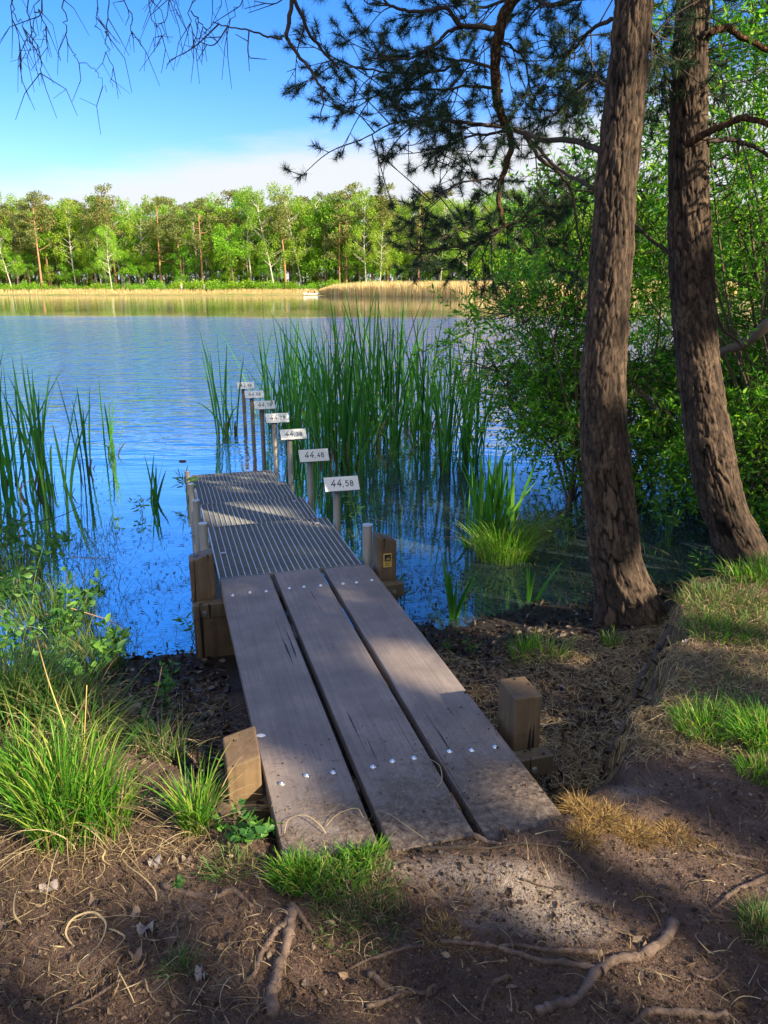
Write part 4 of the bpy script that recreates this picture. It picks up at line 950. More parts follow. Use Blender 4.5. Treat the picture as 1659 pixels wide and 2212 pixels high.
# ================= GRASS TUFTS ON THE BANK
TU=[(120,1350,.05,.22,260,.42,'tall grass growing through the bramble above the left water','grassdark',.0045,(.1,.6),60),
(215,1430,.05,.12,130,.30,'grass on the left mud under the leafy sprig','grassdark',.004,(.1,.7),40),
(40,1250,.0,.2,260,.45,'grass in the water below the left cattails','grassdark',.0045,(.1,.6),60),
(1500,1430,.42,.28,260,.05,'sparse dry grass on the bank top','grassdark',.003,(.3,1.4),200),
(1600,1480,.42,.25,240,.06,'thin grass on the bank top at the right edge','grassdark',.003,(.3,1.4),160),
(1420,1330,.2,.14,120,.10,'grass at the right foot of the large left trunk','grassdark',.0035,(.2,1.1),80),
(150,1795,.38,.12,400,.40,'large bright grass tuft at the lower left','grass',.0042,(.15,.75),150),
(60,1740,.38,.11,220,.38,'bright grass left of the large tuft','grass',.0042,(.15,.75),90),
(240,1800,.38,.06,110,.30,'bright grass on the right flank of the large tuft','grass',.0042,(.2,.8),60),
(425,1790,.38,.05,150,.27,'bright grass tuft beside the near left post','grass',.004,(.15,.8),40),
(20,1600,.3,.16,420,.40,'darker grass behind the large tuft at the left edge','grassdark',.005,(.2,.8),70),
(110,1590,.3,.16,360,.36,'shaded green grass behind the large tuft','grassdark',.005,(.2,.8),60),
(190,1640,.3,.12,160,.30,'sparse dry grass behind the large tuft','grassdark',.0045,(.3,1.2),130),
(350,1650,.3,.10,90,.25,'sparse grass behind the small bright tuft','grassdark',.004,(.3,1.0),40),
(710,1880,.40,.13,900,.07,'dense low bright grass patch at the foot of the planks','grass',.0032,(.2,.9),60),
(645,1895,.40,.07,350,.085,'low bright grass left of the foot of the planks','grass',.0032,(.2,.9),30),
(790,1850,.40,.06,220,.075,'low bright grass at the right end of the plank foot patch','grass',.003,(.2,.9),20),
(500,1885,.38,.07,120,.07,'thin low grass left of the plank foot','grassdark',.003,(.3,1.),30),
(780,2000,.38,.12,420,.045,'mossy worn grass below the bright patch','grassdark',.0025,(.3,1.2),260),
(770,1935,.39,.12,500,.05,'dry mossy hummock below the bright patch','grassdark',.0025,(.3,1.2),500),
(1560,1300,.42,.22,420,.12,'green grass on the bank crest by the right trunk','grassdark',.004,(.2,.9),260),
(1640,1250,.42,.2,380,.15,'taller grass at the right edge below the right trunk','grass',.004,(.2,.9),140),
(1545,1360,.42,.16,300,.10,'short green grass on the bank crest','grass',.0038,(.2,.9),200),
(1640,1370,.42,.2,300,.10,'dry green grass at the right edge of the bank','grassdark',.0038,(.3,1.),260),
(1530,1570,.40,.12,420,.12,'small green patch on the right bank','grass',.0032,(.3,1.),60),
(1650,1600,.40,.10,420,.15,'bright grass at the right edge of the bank','grass',.0038,(.3,1.),50),
(1600,1545,.40,.10,200,.10,'fine grass between the two right patches','grassdark',.003,(.3,1.),60),
(1640,1670,.40,.07,200,.09,'small grass tuft at the right edge above the orange root','grass',.003,(.3,1.),40),
(1650,1990,.39,.06,240,.07,'mossy green tuft at the lower right edge','grassdark',.0028,(.3,1.),120),
(1170,1415,.15,.16,150,.13,'green grass on the mud between jetty and trunk','grass',.0035,(.2,.9),30),
(1130,1400,.15,.06,60,.14,'tiny grass tuft on the wet mud','grass',.0035,(.2,.9),5),
(1320,1400,.15,.05,70,.10,'small grass tuft under the large trunk','grass',.0035,(.2,.9),15),
(390,2105,.38,.035,120,.05,'tiny green tuft in the foreground soil','grassdark',.0025,(.3,1.2),50),
(960,1720,.40,.02,24,.05,'wisps growing in the right plank gap','grassdark',.003,(.3,1.),20)]
for (x,y,z,r_,n,h,lab,mk,w,ln,dn) in TU: tussock(x,y,z,r_,int(n*1.25),h,lab,mk,w,ln,dryn=dn,group='grass tufts on the bank')
for (x,y,r_,n,h,lab) in ((1250,1735,.045,900,.055,'tallest straw coloured dead tuft beside the plank end'),(1300,1765,.06,1100,.05,'middle straw coloured dead tuft right of the planks'),(1375,1790,.05,800,.045,'straw coloured dead tuft with a green sprig'),(1460,1790,.055,700,.035,'flat yellow dead tuft farthest right'),(1540,1830,.05,400,.025,'thin worn yellow turf at the right'),(950,2015,.05,600,.03,'pale moss patch in the middle foreground'),(1000,2040,.03,300,.025,'small pale moss patch beside the long root'),(1260,1810,.04,600,.045,'brown rootlet tuft below the tallest dead tuft'),(1395,1918,.015,120,.03,'lone tiny dry tuft on the bare soil')):
    tussock(x,y,.40,r_,n,h,lab,'tuft',.0022,(.3,1.8),'dry_tuft','grass','dead tufts on the trodden soil',dryn=n//4,droop=.4)
# ================= HERBS AND BRAMBLE (LEFT)
def herb(px,py,z,h,n,lab,ln=.05,wd=.022,sp=.04,name='herb',cat='plant',group=None,mk='herb'):
    q=PZ(px,py,z); q[2]=max(float(zt(q[0],q[1])),0.)-.01 if z>0 else -.01
    sb=MB(); lb=MB(); ns=max(1,n//12)
    for s in range(ns):
        a=R.random()*6.28; e=q+np.array([math.cos(a)*sp*R.uniform(.3,1.6),math.sin(a)*sp*R.uniform(.3,1.6),h*R.uniform(.6,1.1)]); S=spline([q+R.normal(size=3)*[sp*.2,sp*.2,0],(q+e)/2+[0,0,h*.15],e],5); sb.tube(S,np.linspace(.003,.0015,len(S)),4,False)
        k=max(4,n//ns); f=R.uniform(.3,1,k)*(len(S)-1); i0=np.minimum(f.astype(int),len(S)-2); P=S[i0]+(S[i0+1]-S[i0])*(f-i0)[:,None]; d=nrm(R.normal(size=(k,3))*[1,1,.35]+[0,0,.25])
        leaves(lb,P+d*ln*.25,d,R.uniform(.6,1.2,k)*ln,R.uniform(.7,1.2,k)*wd)
    root=empty(name,tuple(q),lab,cat,group); rel(root,sb,'stem',M['herb']); rel(root,lb,'leaves',M[mk]); return root
HB=[(60,1330,.05,.40,130,'bramble mass at the left edge above the water',.055,.034,.2),(140,1390,.05,.34,110,'bramble leaves overhanging the still water',.055,.034,.18),(30,1440,.1,.36,120,'shaded bramble behind the grass at the left edge',.05,.032,.18),(180,1460,.1,.26,80,'low bramble above the left mud',.06,.04,.15),(240,1420,.05,.22,50,'bright leafy sprig over the left water',.06,.035,.1),(90,1250,0,.4,90,'leafy plant in the water below the left cattails',.06,.03,.18),(10,1230,0,.42,90,'leafy plant in the water at the left edge',.06,.035,.18),(200,1340,0,.3,60,'leafy water plant right of the bramble',.06,.03,.12),(330,1610,.25,.18,40,'green nettle beside the broken stake',.04,.022,.05),(360,1500,.2,.16,36,'small nettle on the left mud',.035,.02,.04),(520,1820,.37,.09,90,'dark clover patch under the left plank edge',.03,.024,.09),(560,1800,.37,.08,40,'small clover against the plank side',.03,.02,.05),(505,1640,.3,.14,30,'green sprig before the near left post',.035,.02,.03),(370,1480,.15,.16,24,'thin leafy stem at the left shore',.04,.014,.03),(420,1380,.0,.22,36,'leafy plant beside the far left post',.06,.014,.06),(405,1080,0,.34,50,'drooping leafy plant on the far left steel post',.12,.014,.1),(310,1115,0,.16,40,'floating leafy rosette with the small cattail tuft',.06,.014,.06),(255,1130,0,.08,16,'tiny leafy rosette on open water',.05,.012,.03),(870,1330,0,.24,36,'leafy plant right of the planks',.08,.014,.07),(770,1150,0,.30,30,'green plant rising beside the gratings',.08,.014,.04),(850,1290,0,.22,24,'small leafy plant by the far right beam',.07,.014,.05),(1020,1390,.1,.08,24,'small green seedling on the right mud',.03,.012,.03),(975,1400,.1,.07,18,'tiny seedling beside the right plank edge',.03,.012,.03),(860,1015,0,.3,60,'leafy plant at the foot of the middle cattails',.06,.02,.12),(1330,1215,0,.35,60,'green sprig between the two large trunks',.05,.018,.12),(1440,1180,0,.5,90,'bright willowherb between the two large trunks',.07,.022,.12),(1225,1190,0,.35,70,'leafy water plant left of the large trunk',.05,.016,.16),(1500,1250,.1,.3,50,'slender green plant before the right trunk',.07,.014,.05),(400,1920,.38,.04,14,'tiny seedling in the trodden soil',.02,.01,.02)]
for a in HB: herb(*a[:5],a[5],a[6],a[7],a[8],group='leafy herbs by the shore')
# yellow dead stem & bramble canes
def canes(pl,Y,w,lab,m,name='dead_stalk',cat='stalk'):
    C=np.array([PY(x,y,yy) for (x,y),yy in zip(pl,np.linspace(Y[0],Y[1],len(pl)))]); S=spline(C,7); b=MB(); b.tube(S,np.linspace(w,w*.6,len(S)),5); tag(b.build(name,m,None,True),lab,cat)
ms=flat('straw_stem',(.45,.33,.12),.7); mr=flat('reddish_cane',(.35,.2,.12),.7)
canes([(170,1660),(140,1570),(105,1470),(75,1365)],(2.2,2.35),.0028,'tall golden bent stem rising from the large tuft',ms)
canes([(175,1700),(182,1600),(188,1480)],(2.2,2.25),.0026,'straight golden stem beside the bent one',ms)
canes([(230,1760),(290,1620),(335,1510),(350,1440)],(2.5,2.9),.003,'thin brown cane leaning over the left mud',mr)
canes([(140,1310),(190,1325),(250,1345),(290,1370)],(3.9,4.2),.003,'reddish bramble cane over the left water',mr)
canes([(150,1202),(190,1206),(236,1205)],(4.9,4.9),.003,'upper reddish bramble cane over the left water',mr)
canes([(40,1160),(52,1120),(45,1060),(75,1030)],(5.6,6.0),.005,'bent pale dead twig at the left edge of the water',mr)
canes([(0,1110),(60,1128),(130,1115),(180,1090)],(5.6,6.2),.005,'long dead twig among the left cattails',M['twig'])
# ================= WATER PLANTS (uncountable)
mb=MB()
def scatter(x0,x1,y0,y1,n,z=0): 
    px=R.uniform(x0,x1,n); py=R.uniform(y0,y1,n); a=np.array([PZ(p,q,z) for p,q in zip(px,py)]); return a
def wgrass(reg,n,h,w,ln):
    p=scatter(*reg,n); k=(vn(p[:,0]*2.2,p[:,1]*2.2,9)+.5)>R.random(n)*1.0; p=p[k]; p=p[zt(p[:,0],p[:,1])<.03]; m_=len(p); p[:,2]=-.01
    blades(mb,p,h*R.uniform(.3,1.1,m_),R.random(m_)*6.28,R.uniform(*ln,m_),R.uniform(.6,1.2,m_)*w,4,droop=.2)
wgrass((0,260,1130,1420),900,.28,.004,(.1,.9)); wgrass((230,440,1180,1430),650,.09,.0035,(.4,2.2)); wgrass((560,800,1180,1250),60,.2,.005,(.1,.6))
wgrass((880,1300,1060,1340),800,.08,.003,(.4,2.)); wgrass((1140,1480,1080,1290),700,.22,.0035,(.2,1.2)); wgrass((120,300,1400,1460),350,.3,.006,(.1,.6)); wgrass((780,1000,1150,1260),120,.10,.003,(.4,2.))
tag(mb.build('water_grass',M['grassdark']),'fine grass standing in the shallow water','water grass',kind='stuff')
mb=MB()
for reg,n in (((560,1350,1010,1350),7000),((80,440,1150,1430),2200),((0,260,960,1200),700),((1200,1500,1060,1290),2200),((770,1050,960,1060),700)):
    p=scatter(*reg,n); k=(vn(p[:,0]*1.8,p[:,1]*1.8,12)+.5)>R.random(n)*.9; p=p[k]; m_=len(p); p[:,2]=.004+R.random(m_)*.004
    a=R.random(m_)*6.28; d=np.stack([np.cos(a),np.sin(a),np.zeros(m_)],-1); s=R.gamma(2.,.006,m_)[:,None]+.003; w=R.uniform(.0015,.008,m_)[:,None]; q=np.stack([-d[:,1],d[:,0],np.zeros(m_)],-1)
    v=np.stack([p-d*s,p-q*w,p+d*s,p+q*w],1); mb.add(v.reshape(-1,3),np.arange(m_*4).reshape(-1,4),np.repeat(R.random(m_),4))
tag(mb.build('floating_debris',leafmat('debris',[(.02,.025,.02),(.04,.055,.03),(.10,.09,.06)],.05,.7)),'dark plant scraps floating on the shallows','debris',kind='stuff')
q=PZ(395,997,0); b=MB(); t=np.linspace(0,2*math.pi,12,endpoint=False); b.add(np.r_[np.c_[q[0]+.045*np.cos(t),q[1]+.03*np.sin(t),np.full(12,.004)],np.c_[q[0]+.04*np.cos(t),q[1]+.026*np.sin(t),np.full(12,.014)]],[list(range(12,24))]+[[i,(i+1)%12,12+(i+1)%12,12+i] for i in range(12)],.3)
tag(b.build('floating_leaf',flat('brown_leaf',(.05,.03,.03),.6)),'small brown leaf floating left of the gratings','leaf')
# ================= FOREGROUND LITTER
def clear(p):   # keep litter off the planks' clean part
    d=p-O; u=d[:,0]*U[0]+d[:,1]*U[1]; v=d[:,0]*V[0]+d[:,1]*V[1]
    return ~((u>-.03)&(u<.91)&(v>-2.2))
mb=MB(); n=7500
px=R.uniform(-100,1760,n); py=2260-940*R.random(n)**1.0; p=np.array([PZ(a,c,.33) for a,c in zip(px,py)])
p=p[clear(p)]; p[:,2]=zt(p[:,0],p[:,1]); p=p[p[:,2]>.02]
wgt=np.where((p[:,0]>.5)&(p[:,1]>2.4),1.0,np.where((p[:,0]<-.35)&(p[:,1]<2.3),.22,.10)); p=p[R.random(len(p))<wgt]
def straws(mb,p,l,w,curl,nseg=6,lift=.004):
    n=len(p); a=R.random(n)*6.28; k=R.normal(size=n)*curl; t=np.arange(nseg+1)
    ang=a[:,None]+k[:,None]*t[None]/nseg; st=(l/nseg)[:,None]; x=p[:,0:1]+np.cumsum(np.cos(ang)*st,1); y=p[:,1:2]+np.cumsum(np.sin(ang)*st,1)
    z=zt(x,y)+lift+R.random((n,1))*.010+.012*np.sin(t[None]/nseg*math.pi)*R.random((n,1)); z=np.maximum(z,.01)
    c=np.stack([x,y,z],-1); q=np.stack([-np.sin(ang),np.cos(ang),R.normal(size=ang.shape)*.4],-1)*(w[:,None,None]*(1-.6*(t[None,:,None]/nseg)))
    v=np.stack([c-q,c+q],2).reshape(-1,3); i=(np.arange(n)[:,None]*(nseg+1)*2+np.arange(nseg)[None]*2)
    mb.add(v,np.stack([i,i+1,i+3,i+2],-1).reshape(-1,4),np.repeat(R.random(n),(nseg+1)*2))
straws(mb,p,R.uniform(.02,.11,len(p)),R.uniform(.0006,.0016,len(p)),1.3)
# long straw skirts
def skirt(px,py,z,r_,n,l): 
    q=PZ(px,py,z); pp=q+np.c_[R.normal(size=(n,2))*r_,np.zeros(n)]; straws(mb,pp,R.uniform(.4,1.3,n)*l,R.uniform(.0007,.0015,n),2.0,10,.006)
skirt(150,1840,.38,.10,45,.22); skirt(60,1840,.38,.10,35,.2); skirt(280,1800,.38,.08,25,.16); skirt(420,1850,.38,.05,18,.15)
skirt(1500,1440,.42,.16,120,.14); skirt(1600,1430,.42,.16,130,.14); skirt(1250,1560,.15,.28,420,.12); skirt(1330,1430,.15,.2,220,.11); skirt(1200,1480,.15,.22,260,.10)
skirt(1290,1620,.15,.14,160,.10); skirt(250,1600,.2,.15,90,.13); skirt(430,1560,.15,.15,80,.12); skirt(580,1800,.38,.05,14,.1)
def fill(reg,n,l0,l1,w0,w1,curl,z=.17):
    px=R.uniform(reg[0],reg[1],n); py=R.uniform(reg[2],reg[3],n); p=np.array([PZ(a,c,z) for a,c in zip(px,py)]); p=p[clear(p)]; p[:,2]=zt(p[:,0],p[:,1]); p=p[(p[:,2]>.03)]
    p=p[R.random(len(p))<np.clip(.6+1.6*vn(p[:,0]*3.5,p[:,1]*3.5,14),.1,1)]
    straws(mb,p,R.uniform(l0,l1,len(p)),R.uniform(w0,w1,len(p)),curl,6,.004)
fill((940,1480,1370,1720),5200,.03,.12,.0009,.0019,1.3); fill((1330,1660,1360,1520),1500,.04,.12,.0009,.0017,1.6); fill((1380,1700,1230,1600),3800,.03,.11,.0008,.0017,1.6,.43); fill((1150,1500,1260,1420),900,.03,.10,.0008,.0015,1.3); fill((-60,620,1760,2212),350,.02,.09,.0006,.0012,1.5,.38); fill((200,600,1430,1720),1100,.03,.11,.0007,.0014,1.2)
tag(mb.build('straw_litter',M['straw']),'loose dry straw strewn over the bank','straw',kind='stuff')
# dark leaf litter and crumbs of soil
mb=MB(); n=13000
px=R.uniform(150,1500,n); py=R.uniform(1225,1760,n); p=np.array([PZ(a,c,.13) for a,c in zip(px,py)]); p=p[clear(p)]; p[:,2]=zt(p[:,0],p[:,1])+.004; p=p[(p[:,2]>-.01)&(p[:,2]<.33)]
leaves(mb,p,R.normal(size=(len(p),3))*[1,1,.4],R.uniform(.012,.05,len(p)),R.uniform(.008,.03,len(p)),R.random(len(p))**2.2)
tag(mb.build('wet_leaf_litter',leafmat('wet_dead_leaf',[(.012,.010,.010),(.035,.025,.02),(.08,.06,.045),(.22,.19,.17)],.05,.45)),'dark wet dead leaves on the mud by the waterline','leaves',kind='stuff')
mb=MB(); n=30000
px=R.uniform(-100,1760,n); py=2260-1010*R.random(n); p=np.array([PZ(a,c,.33) for a,c in zip(px,py)]); dd=clear(p)|(R.random(n)<.0)
p=p[dd]; p[:,2]=zt(p[:,0],p[:,1]); p=p[p[:,2]>-.01]; n=len(p); s=R.gamma(1.3,.0014,n)+.0007
o6=np.array([(1,0,0),(0,1,0),(-1,0,0),(0,-1,0),(0,0,1),(0,0,-1)],float)
v=p[:,None]+o6[None]*s[:,None,None]*R.uniform(.5,1.3,(n,6,1))+np.array([0,0,1.])*s[:,None,None]*.3
f=np.array([[0,1,4],[1,2,4],[2,3,4],[3,0,4],[1,0,5],[2,1,5],[3,2,5],[0,3,5]]); mb.add(v.reshape(-1,3),(np.arange(n)[:,None,None]*6+f[None]).reshape(-1,3),np.repeat(R.random(n),6))
# crumbs trodden onto the plank end
n=900; u=R.uniform(.0,.87,n); vv=-2.40+R.random(n)**2.6*.7; vv=vv+.15*(u>.55); p=np.array([J(a,c,.402) for a,c in zip(u,vv)]); ok=~(((u>.283)&(u<.312))|((u>.575)&(u<.604))); p=p[ok]; n=len(p); s=R.gamma(1.4,.0010,n)+.0006
v=p[:,None]+o6[None]*s[:,None,None]*R.uniform(.5,1.3,(n,6,1)); mb.add(v.reshape(-1,3),(np.arange(n)[:,None,None]*6+f[None]).reshape(-1,3),np.repeat(R.random(n),6))
tag(mb.build('soil_crumbs',leafmat('crumbs',[(.03,.02,.015),(.06,.038,.028),(.10,.065,.048),(.22,.17,.13)],0,.9)),'crumbs of soil and bark on the trodden bank','soil',kind='stuff')
mb=MB(); n=3000
px=R.uniform(-100,1760,n); py=2260-930*R.random(n); p=np.array([PZ(a,c,.33) for a,c in zip(px,py)]); p=p[clear(p)]; p[:,2]=zt(p[:,0],p[:,1])+.006; p=p[p[:,2]>.02]
p=p[R.random(len(p))<np.where(p[:,1]>2.3,1,.5)]
leaves(mb,p,R.normal(size=(len(p),3))*[1,1,.25],R.uniform(.010,.035,len(p)),R.uniform(.006,.02,len(p)),R.random(len(p))**1.8)
tag(mb.build('leaf_litter',leafmat('dead_leaf',[(.03,.022,.018),(.07,.045,.03),(.13,.085,.055),(.26,.2,.15)],.1,.7)),'brown dead leaves scattered over the bank','leaves',kind='stuff')
# needles, rootlets: thin dark and reddish fibres
mb=MB(); n=24000
px=R.uniform(-100,1760,n); py=2260-560*R.random(n); p=np.array([PZ(a,c,.38) for a,c in zip(px,py)]); p=p[clear(p)]; p[:,2]=zt(p[:,0],p[:,1]); p=p[p[:,2]>.1]
straws(mb,p,R.uniform(.008,.035,len(p)),R.uniform(.0003,.0006,len(p)),.45,4,.003)
n=500; u=R.uniform(.0,.87,n); vv=-2.4+R.random(n)**1.6*.8; p=np.array([J(a,c,.402) for a,c in zip(u,vv)])
a=R.random(n)*6.28; d=np.stack([np.cos(a),np.sin(a),0*a],-1)*R.uniform(.005,.03,n)[:,None]; q=np.stack([-np.sin(a),np.cos(a),0*a],-1)*.0006; v=np.stack([p-d,p-q,p+d,p+q],1)+[0,0,.002]; mb.add(v.reshape(-1,3),np.arange(n*4).reshape(-1,4),np.repeat(R.random(n),4))
tag(mb.build('needle_litter',leafmat('fibres',[(.03,.018,.013),(.07,.042,.028),(.15,.095,.06)],0,.8)),'fallen pine needles and fine rootlets on the soil','needles',kind='stuff')
# large pale leaves
ml=leafmat('pale_leaf',[(.22,.19,.185),(.36,.32,.32)],.1,.6); ml2=leafmat('brown_pale_leaf',[(.14,.10,.08),(.22,.17,.14)],.1,.6)
def bigleaf(px,py,s,lab,m,z=.385):
    q=PZ(px,py,z); q[2]=float(zt(q[0],q[1]))+.012; a=R.random()*6.28; b=MB(); t=np.linspace(0,2*math.pi,18,endpoint=False)
    r_=s*(.85+.22*np.cos(t)+.05*np.cos(5*t+1)+.035*R.normal(size=18)); x=np.cos(t+a)*r_; y=np.sin(t+a)*r_*.8; zz=.012*np.sin(2*t)+.008*R.normal(size=18)
    v=np.vstack([[q],np.c_[q[0]+x,q[1]+y,q[2]+zz]]); b.add(v,np.array([[0,1+i,1+(i+1)%18] for i in range(18)]),R.random(19))
    b.tube([q+[0,0,.002],q+[math.cos(a)*s*1.7,math.sin(a)*s*1.7,.004]],[.0012,.0008],4); tag(b.build('dead_leaf',m,None,True),lab,'leaf','large fallen leaves')
for x,y,s,l,m in ((103,1917,.028,'large pale leaf at the far left of the soil',ml),(332,1868,.022,'pale leaf right of the large grass tuft',ml),(207,1957,.021,'greyish curled leaf near the left straw',ml2),(315,2015,.024,'ragged white leaf in the lower left',ml),(300,1985,.018,'brownish leaf above the ragged white one',ml2),(292,2075,.02,'pinkish leaf in the lower left soil',ml2),(436,2122,.018,'pale curled leaf beside the tiny green tuft',ml),(10,1765,.02,'pale leaf at the left edge under the tuft',ml2),(12,2015,.02,'pinkish leaf at the left edge',ml2),(405,1858,.018,'grey leaf below the small bright tuft',ml2),(562,1855,.017,'dark leaf left of the plank foot patch',ml2)): bigleaf(x,y,s,l,m)
for x,y,s,l in ((1110,1375,.03,'pale leaf on the wet mud edge'),(1240,1605,.02,'bluish pale leaf right of the near right post'),(1480,1395,.018,'pale leaf on the bank crest'),(1500,1590,.014,'small pale leaf on the right bank'),(1500,1575,.012,'second small pale leaf on the right bank')): bigleaf(x,y,s,l,ml,.2 if y<1500 and x<1300 else .4)
q=J(.02,-1.66,.402); b=MB(); t=np.linspace(0,2*math.pi,14,endpoint=False); b.add(np.r_[[q+[0,0,.003]],np.c_[q[0]+.017*np.cos(t),q[1]+.012*np.sin(t),np.full(14,.4025)]],np.array([[0,1+i,1+(i+1)%14] for i in range(14)]),.5); tag(b.build('petal',flat('white_petal',(.8,.8,.85),.5)),'white round petal on the left plank edge','petal')
# ================= ROOTS AND STICKS
def root(pl,w,lab,z=.385,name='root',m='root',cat='root',sink=.42,taper=.5):
    C=np.array([PZ(x,y,z) for x,y in pl]); S=spline(C,7); S[:,2]=np.where(True,zt(S[:,0],S[:,1]),0); w=w*1.0; sink=sink*1.0; k=np.ones(5)/5; zz=np.convolve(np.pad(S[:,2],2,mode='edge'),k,'valid'); 
    rs=np.linspace(w,w*taper,len(S))*(1+.12*R.normal(size=len(S))); S[:,2]=zz+rs*(1-sink*2)*.9+.003; S[:,:2]+=np.cumsum(R.normal(size=(len(S),2))*.0012,0)
    b=MB(); b.tube(S,rs,10,rough=.25); tag(b.build(name,M[m],None,True),lab,cat)
def c3(*p): return [(x*.4232,1350+y*.4232) for x,y in p]
def c4(*p): return [(540+x*.6745,1782+y*.6745) for x,y in p]
root(c3((1480,1550),(1440,1575),(1390,1610),(1330,1700),(1290,1810),(1225,1875)),.011,'curved pale root forking left in the middle foreground')
root(c3((1500,1500),(1480,1570),(1460,1680),(1420,1800),(1400,1900),(1385,1960),(1390,2080)),.014,'thick pale root running to the bottom edge',taper=1.1)
root(c3((1385,1950),(1340,1990),(1290,2040)),.010,'side root leaving the thick pale root at the bottom')
root(c3((1490,1470),(1540,1530),(1600,1610)),.010,'short grey root stub above the forked roots')
root(c3((830,1340),(960,1385),(1100,1420),(1200,1390),(1300,1470)),.012,'flat grey worn root left of the mossy hummock',sink=.55)
root(c4((1365,295),(1340,350),(1260,405),(1190,420),(1120,470),(1060,550),(1000,575),(930,598)),.014,'gnarled brown root curving at the lower right',taper=.8)
root(c4((1120,455),(960,440),(850,425),(720,402),(615,398)),.009,'long thin root joining the gnarled one')
root(c4((1130,405),(1000,405),(860,405),(790,415)),.008,'straight grey root above the long thin one')
root(c4((560,402),(470,420),(400,440),(310,472)),.006,'thin dark root in the lower middle')
root(c4((380,490),(430,530),(480,550),(585,565)),.010,'short knobbly root near the bottom middle')
root(c4((375,612),(430,590),(500,555)),.007,'pale thin root near the bottom middle')
root(c4((1530,578),(1400,575),(1290,568),(1245,595),(1200,640)),.011,'dark root curving at the bottom right')
root(c4((545,104),(700,103),(850,97),(985,92)),.006,'straight dark stick lying below the planks',name='stick',m='twig',cat='stick',sink=.1)
root(c4((700,50),(740,72),(800,100)),.012,'grey chunk of dead wood below the planks',name='stick',cat='stick',sink=.3)
root(c4((1700,140),(1560,195),(1465,258)),.009,'reddish orange root at the right edge',m='root')
root(c4((1450,290),(1520,288),(1580,292)),.004,'pale short stick at the right',name='stick',cat='stick',sink=.1)
root(c4((1510,85),(1590,98),(1680,105)),.008,'reddish worn root at the right edge of the bank',sink=.5)
root(c4((1430,460),(1480,470),(1530,430)),.004,'small pale forked stick at the lower right',name='stick',cat='stick',sink=.1)
root(c4((835,495),(790,520),(760,570),(750,612)),.006,'thin root bending down to the bottom edge')
root(c4((865,200),(930,205),(980,212)),.003,'thin dark twig on the sandy patch',name='stick',m='twig',cat='stick',sink=.1)
root(c3((130,1905),(260,1915),(440,1920)),.004,'dark flat twig in the lower left corner',name='stick',m='twig',cat='stick',sink=.2)
root(c3((325,2000),(550,1890),(765,1768)),.0035,'straight pale stalk lying in the lower left','.385' and .385,'stick','root','stick',.0,.9)
root([(1452,1372),(1425,1385),(1400,1410),(1372,1465)],.022,'thick black root exposed at the eroded bank edge',.3,m='twig',sink=.1)
root([(1420,1480),(1400,1530),(1370,1590),(1320,1640)],.014,'dark root along the foot of the eroded bank',.25,m='twig',sink=.2)
root([(1180,1610),(1195,1640),(1210,1690)],.005,'thin stick leaning on the near right beam',.3,'stick','twig','stick',0)
root(c3((1000,1290),(1120,1245),(1250,1240),(1370,1240)),.004,'thin curved dry stalk left of the plank foot',.385,'stick','root','stick',0)
msb=M['straw']
def curl(pl,w,lab,z=.4):
    C=np.array([PZ(x,y,z) for x,y in pl]); S=spline(C,7); S[:,2]=np.maximum(zt(S[:,0],S[:,1])+.008+.02*np.sin(np.linspace(0,math.pi,len(S))),0); d=nrm(np.gradient(S,axis=0)); q=np.cross(d,[0,0,1.])*w; q[:,2]+=w*.5
    b=MB(); n=len(S); b.add(np.stack([S-q,S+q],1).reshape(-1,3),np.array([[2*i,2*i+1,2*i+3,2*i+2] for i in range(n-1)]),.85); tag(b.build('dry_grass_blade',msb),lab,'grass blade','long dry curled blades')
curl(c3((265,1850),(420,1740),(520,1650),(545,1560),(480,1500),(380,1525),(340,1590),(380,1645)),.0022,'large looping dry blade in the lower left')
curl(c3((410,1895),(500,1790),(560,1720),(640,1620),(560,1560)),.002,'long dry blade beside the large loop')
curl(c3((110,1525),(75,1480),(85,1400),(130,1320),(150,1260)),.002,'dry blade bending down at the left')
curl(c3((410,1150),(470,1120),(540,1170),(530,1220),(580,1240),(600,1180)),.0022,'curled pale blade at the foot of the large tuft')
curl(c3((620,1180),(660,1250),(720,1300),(790,1360),(800,1400)),.0024,'broad pale blade hanging from the large tuft')
curl(c3((560,1110),(680,1120),(850,1150),(1080,1190)),.0016,'long straight blade crossing the soil')
curl(c3((745,1830),(770,1920),(830,1890),(865,1840),(840,1800)),.0018,'hooked dry blade in the lower left')
curl(c3((600,1735),(620,1830),(690,1950)),.0014,'thin dry blade right of the loop')
curl(c3((1250,1480),(1270,1530),(1330,1525),(1340,1480),(1300,1440)),.0014,'small ring shaped dry blade in the middle')
curl(c3((0,1390),(200,1385),(330,1400)),.0014,'straight dry blade at the left edge')
curl(c3((20,1560),(60,1520),(115,1525)),.0016,'short hooked blade at the left edge')
def onplank(pts,w,lab):
    C=np.array([PZ(x,y,.407) for x,y in pts]); S=spline(C,7); d=nrm(np.gradient(S,axis=0)); q=np.cross(d,[0,0,1.])*w; n=len(S); S[:,2]+=.012*np.sin(np.linspace(0,math.pi,n))
    b=MB(); b.add(np.stack([S-q,S+q],1).reshape(-1,3),np.array([[2*i,2*i+1,2*i+3,2*i+2] for i in range(n-1)]),.85); tag(b.build('dry_grass_blade',msb),lab,'grass blade','long dry curled blades')
onplank([(615,1800),(625,1775),(660,1768),(690,1785),(705,1800)],.0016,'curved dry blade on the left plank end')
onplank([(705,1785),(730,1765),(770,1752),(785,1765)],.0016,'dry blade with a brown leaf on the left plank end')
onplank([(836,1755),(870,1785),(915,1810)],.0012,'thin dry twig on the middle plank end')
onplank([(930,1640),(950,1660),(955,1690),(945,1700)],.0016,'curled dry blade in the right plank gap')
